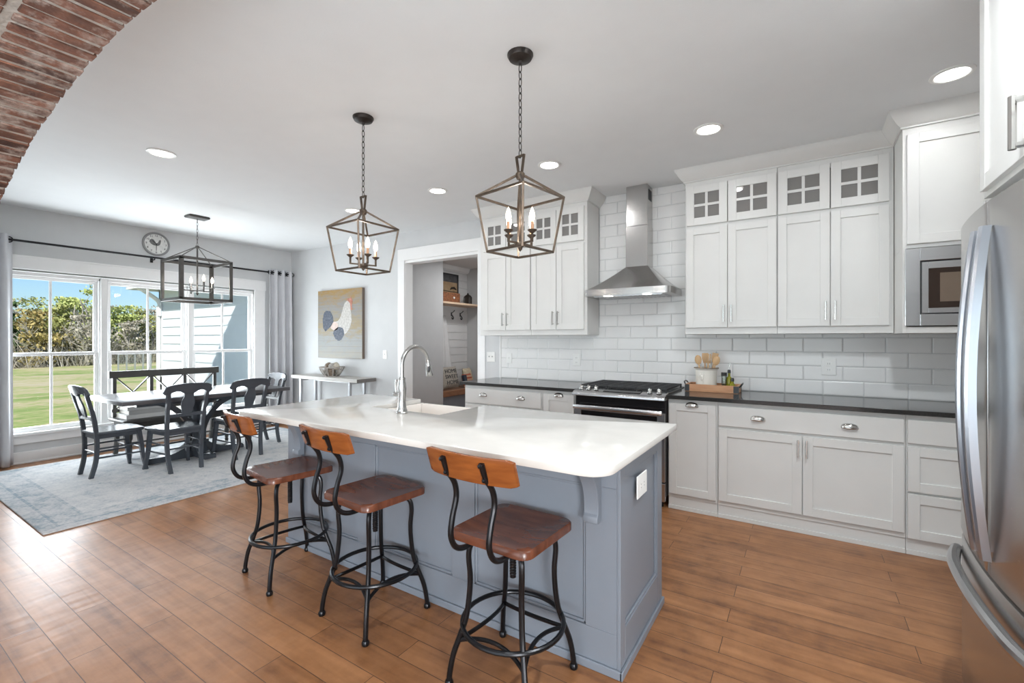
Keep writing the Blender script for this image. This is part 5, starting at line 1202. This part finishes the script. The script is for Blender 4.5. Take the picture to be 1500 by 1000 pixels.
# trees: each its own thing
def leafmat(nm, c1, c2):
    m = M(nm, c1, .9, col2=c2, vscale=1.3, spec=.1); return island_var(m, .4)
lm = {'dark': leafmat('evergreen_leaves', (.06, .11, .045), (.12, .19, .07)), 'olive': leafmat('olive_leaves', (.27, .29, .10), (.45, .45, .17)), 'rust': leafmat('rust_leaves', (.32, .24, .10), (.44, .37, .15)),
      'spring': leafmat('spring_leaves', (.40, .46, .15), (.58, .62, .25)), 'bare': leafmat('bare_twig_haze', (.34, .31, .25), (.50, .46, .38))}
barkm = M('pale_bark', (.50, .46, .40), .9, var=.3, vscale=6)
def tree(x, y, top, rad, kind, lab, dens=1.0, seed=0, low=.12, tall=1.0, bare=0):
    rr = random.Random(seed); h = top-GZ; gz = GZ+.9*max(0, (-x-30)/40)**2-.05
    t = thing('tree', lab, 'tree', (x, y, gz), 0, None)
    s = MB(); tips = []
    def branch(p, d, ln, r_, lv):
        q = p+d*ln; mid = p+d*ln*.5+Vector((rr.uniform(-1, 1), rr.uniform(-1, 1), 0))*ln*.06
        s.tube([p, mid, q], [r_, r_*.8, r_*.55], 5); tips.append(q)
        if lv <= 0: return
        for _ in range(3 if lv > 1 else 4):
            nd = (d+Vector((rr.uniform(-1, 1), rr.uniform(-1, 1), rr.uniform(-.15, .7)))*.85).normalized()
            st = p+(q-p)*rr.uniform(.45, 1); branch(st, nd, ln*rr.uniform(.55, .8), r_*.55, lv-1)
    branch(Vector((x, y, gz)), Vector((rr.uniform(-.05, .05), rr.uniform(-.05, .05), 1)).normalized(), h*.42, .05+.018*h, 3)
    s.build('trunk', barkm, t)
    s = MB(); n = int(1500*dens); clumps = [(rr.gauss(0, .5), rr.gauss(0, .5), rr.uniform(low, 1)) for _ in range(26)]
    for i in range(n):
        cx_, cy_2, cz_ = rr.choice(clumps)
        env = math.sqrt(max(.05, 1-((cz_-.45)/.62)**2)); rc2 = rad*.34
        dx, dy, dz = rr.gauss(0, .6), rr.gauss(0, .6), rr.gauss(0, .5)
        px = x+max(-1, min(1, cx_))*rad*env*.8+dx*rc2; py = y+max(-1, min(1, cy_2))*rad*env*.8+dy*rc2; pz = gz+.15+(h-.15)*min(1.0, cz_*tall)-abs(dz)*rc2*.8
        if pz < gz+.1: continue
        sz = rr.uniform(.05, .13)*(1.2 if kind == 'dark' else 1); a = Vector((rr.gauss(0, 1), rr.gauss(0, 1), rr.gauss(0, 1))).normalized(); b = a.orthogonal().normalized()*sz*.8; c = a.cross(b).normalized()*sz
        p = Vector((px, py, pz)); s.add([p-b, p-c*.9, p+b, p+c*1.1], [(0, 1, 2, 3)])
    s.build('foliage', lm[kind], t, fix=False)
TREES = [(-50, 8.1, 4.1, 1.5, 'dark', 'dark evergreen tree at the far left of the view', 1.3), (-43, 7.0, 2.6, 1.1, 'dark', 'low dark evergreen in front at the far left', 1.0), (-62, 11.8, 5.0, 2.8, 'olive', 'green tree in the woods behind the rust-coloured tree', 1.4), (-60, 9.6, 4.6, 2.2, 'bare', 'bare grey tree in the woods behind the far left evergreen', 1.2),
         (-42, 8.35, 3.3, 1.75, 'rust', 'rust and olive rounded tree left of the window bar', 1.6), (-46, 10.4, 3.9, 1.5, 'olive', 'olive tree just right of the rust-coloured tree', 1.3), (-47, 11.1, 4.5, 1.7, 'spring', 'broad yellow-green tree in the left window', 1.6), (-43.5, 11.25, 6.0, .95, 'spring', 'tall thin tree rising above the others', .45),
         (-41.5, 10.6, 3.0, 1.3, 'bare', 'pale bare tree in front of the yellow-green tree', .5), (-45, 12.6, 4.0, 1.5, 'spring', 'spring-green tree behind the first window mullion', 1.3), (-45, 13.7, 4.0, 1.5, 'spring', 'yellow-green tree at the left of the middle window', 1.5), (-43, 13.4, 2.8, 1.2, 'bare', 'pale bare forked tree in the middle window', .5),
         (-52, 16.9, 4.1, 1.8, 'olive', 'olive tree in the middle window behind the wire pen', 1.4), (-55, 15.1, 4.4, 1.6, 'bare', 'grey bare tree beyond the middle window greenery', 1.2), (-46, 15.9, 3.7, 1.5, 'olive', 'bushy tree left of the house wing corner', 1.3), (-44, 9.5, 2.9, 1.2, 'olive', 'small olive tree between rust tree and window bar', 1.0), (-48, 17.5, 4.2, 1.6, 'bare', 'thin grey tree next to the house corner', 1.2),
         (-56, 6.6, 4.2, 2.2, 'olive', 'green tree half hidden by the left curtain', 1.3), (-47, 5.6, 3.6, 1.6, 'bare', 'bare tree by the left curtain', 1.1), (-58, 13.6, 4.7, 2.2, 'olive', 'distant green tree between the first two windows', 1.3)]
for i, (x, y, tp_, rd, kd, lb, dn2) in enumerate(TREES): tree(x, y, tp_, rd, kd, lb, dn2, 40+i)
# twiggy thicket along the edge of the lawn
rr = random.Random(5); s = MB()
for i in range(3500):
    y = rr.uniform(-1, 22); x = -40.3-rr.uniform(0, 5)-.12*(y-6); g = GZ+.9*max(0, (-x-30)/40)**2-.1
    ln = rr.uniform(.6, 2.3); d = Vector((rr.gauss(0, .35), rr.gauss(0, .6), 1)).normalized()*ln; p = Vector((x, y, g)); r_ = rr.uniform(.008, .022)
    s.tube([p, p+d*.5+Vector((0, rr.gauss(0, .1), 0)), p+d], [r_, r_*.8, r_*.5], 3)
o = s.build('underbrush', island_var(M('brush_twigs', (.33, .30, .25), .9, col2=(.50, .46, .39), vscale=2), .45), fix=False); tag(o, 'grey twiggy underbrush along the far edge of the lawn', 'underbrush', kind='stuff')
s = MB()
for i in range(7000):
    y = rr.uniform(-1, 22); x = -41.2-rr.uniform(0, 5)-.12*(y-6); g = GZ+.9*max(0, (-x-30)/40)**2
    p = Vector((x, y, g+rr.uniform(0, 1.5))); a = Vector((rr.gauss(0, 1), rr.gauss(0, 1), rr.gauss(0, 1))).normalized(); sz = rr.uniform(.06, .14); b = a.orthogonal().normalized()*sz; c = a.cross(b).normalized()*sz
    s.add([p-b, p-c, p+b, p+c], [(0, 1, 2, 3)])
o = s.build('undergrowth', leafmat('undergrowth_leaves', (.19, .18, .12), (.33, .31, .19)), fix=False); tag(o, 'dim low undergrowth leaves between the tree trunks', 'undergrowth', kind='stuff')
t = thing('wire_fence', 'small wire pen with thin posts on the far lawn', 'fence', (-34.1, 10.9, GZ))
wf = M('galvanised_wire', (.42, .43, .43), .5, .4); fz = GZ
for k in range(5):
    y_ = 10.1+k*.40; MB().box(-34.13, -34.07, y_-.03, y_+.03, fz, fz+1.02).build('post', wf, t)
s = MB()
for z_ in (.98,): s.box(-34.115, -34.085, 10.1, 11.7, fz+z_-.02, fz+z_+.02)
s.build('top_rail', wf, t)
s = MB()
for k in range(1, 8): s.box(-34.105, -34.095, 10.1, 11.7, fz+k*.12, fz+k*.12+.008)
for k in range(1, 20): s.box(-34.105, -34.095, 10.1+k*.08, 10.107+k*.08, fz+.05, fz+.96)
s.build('wire_mesh', wf, t)
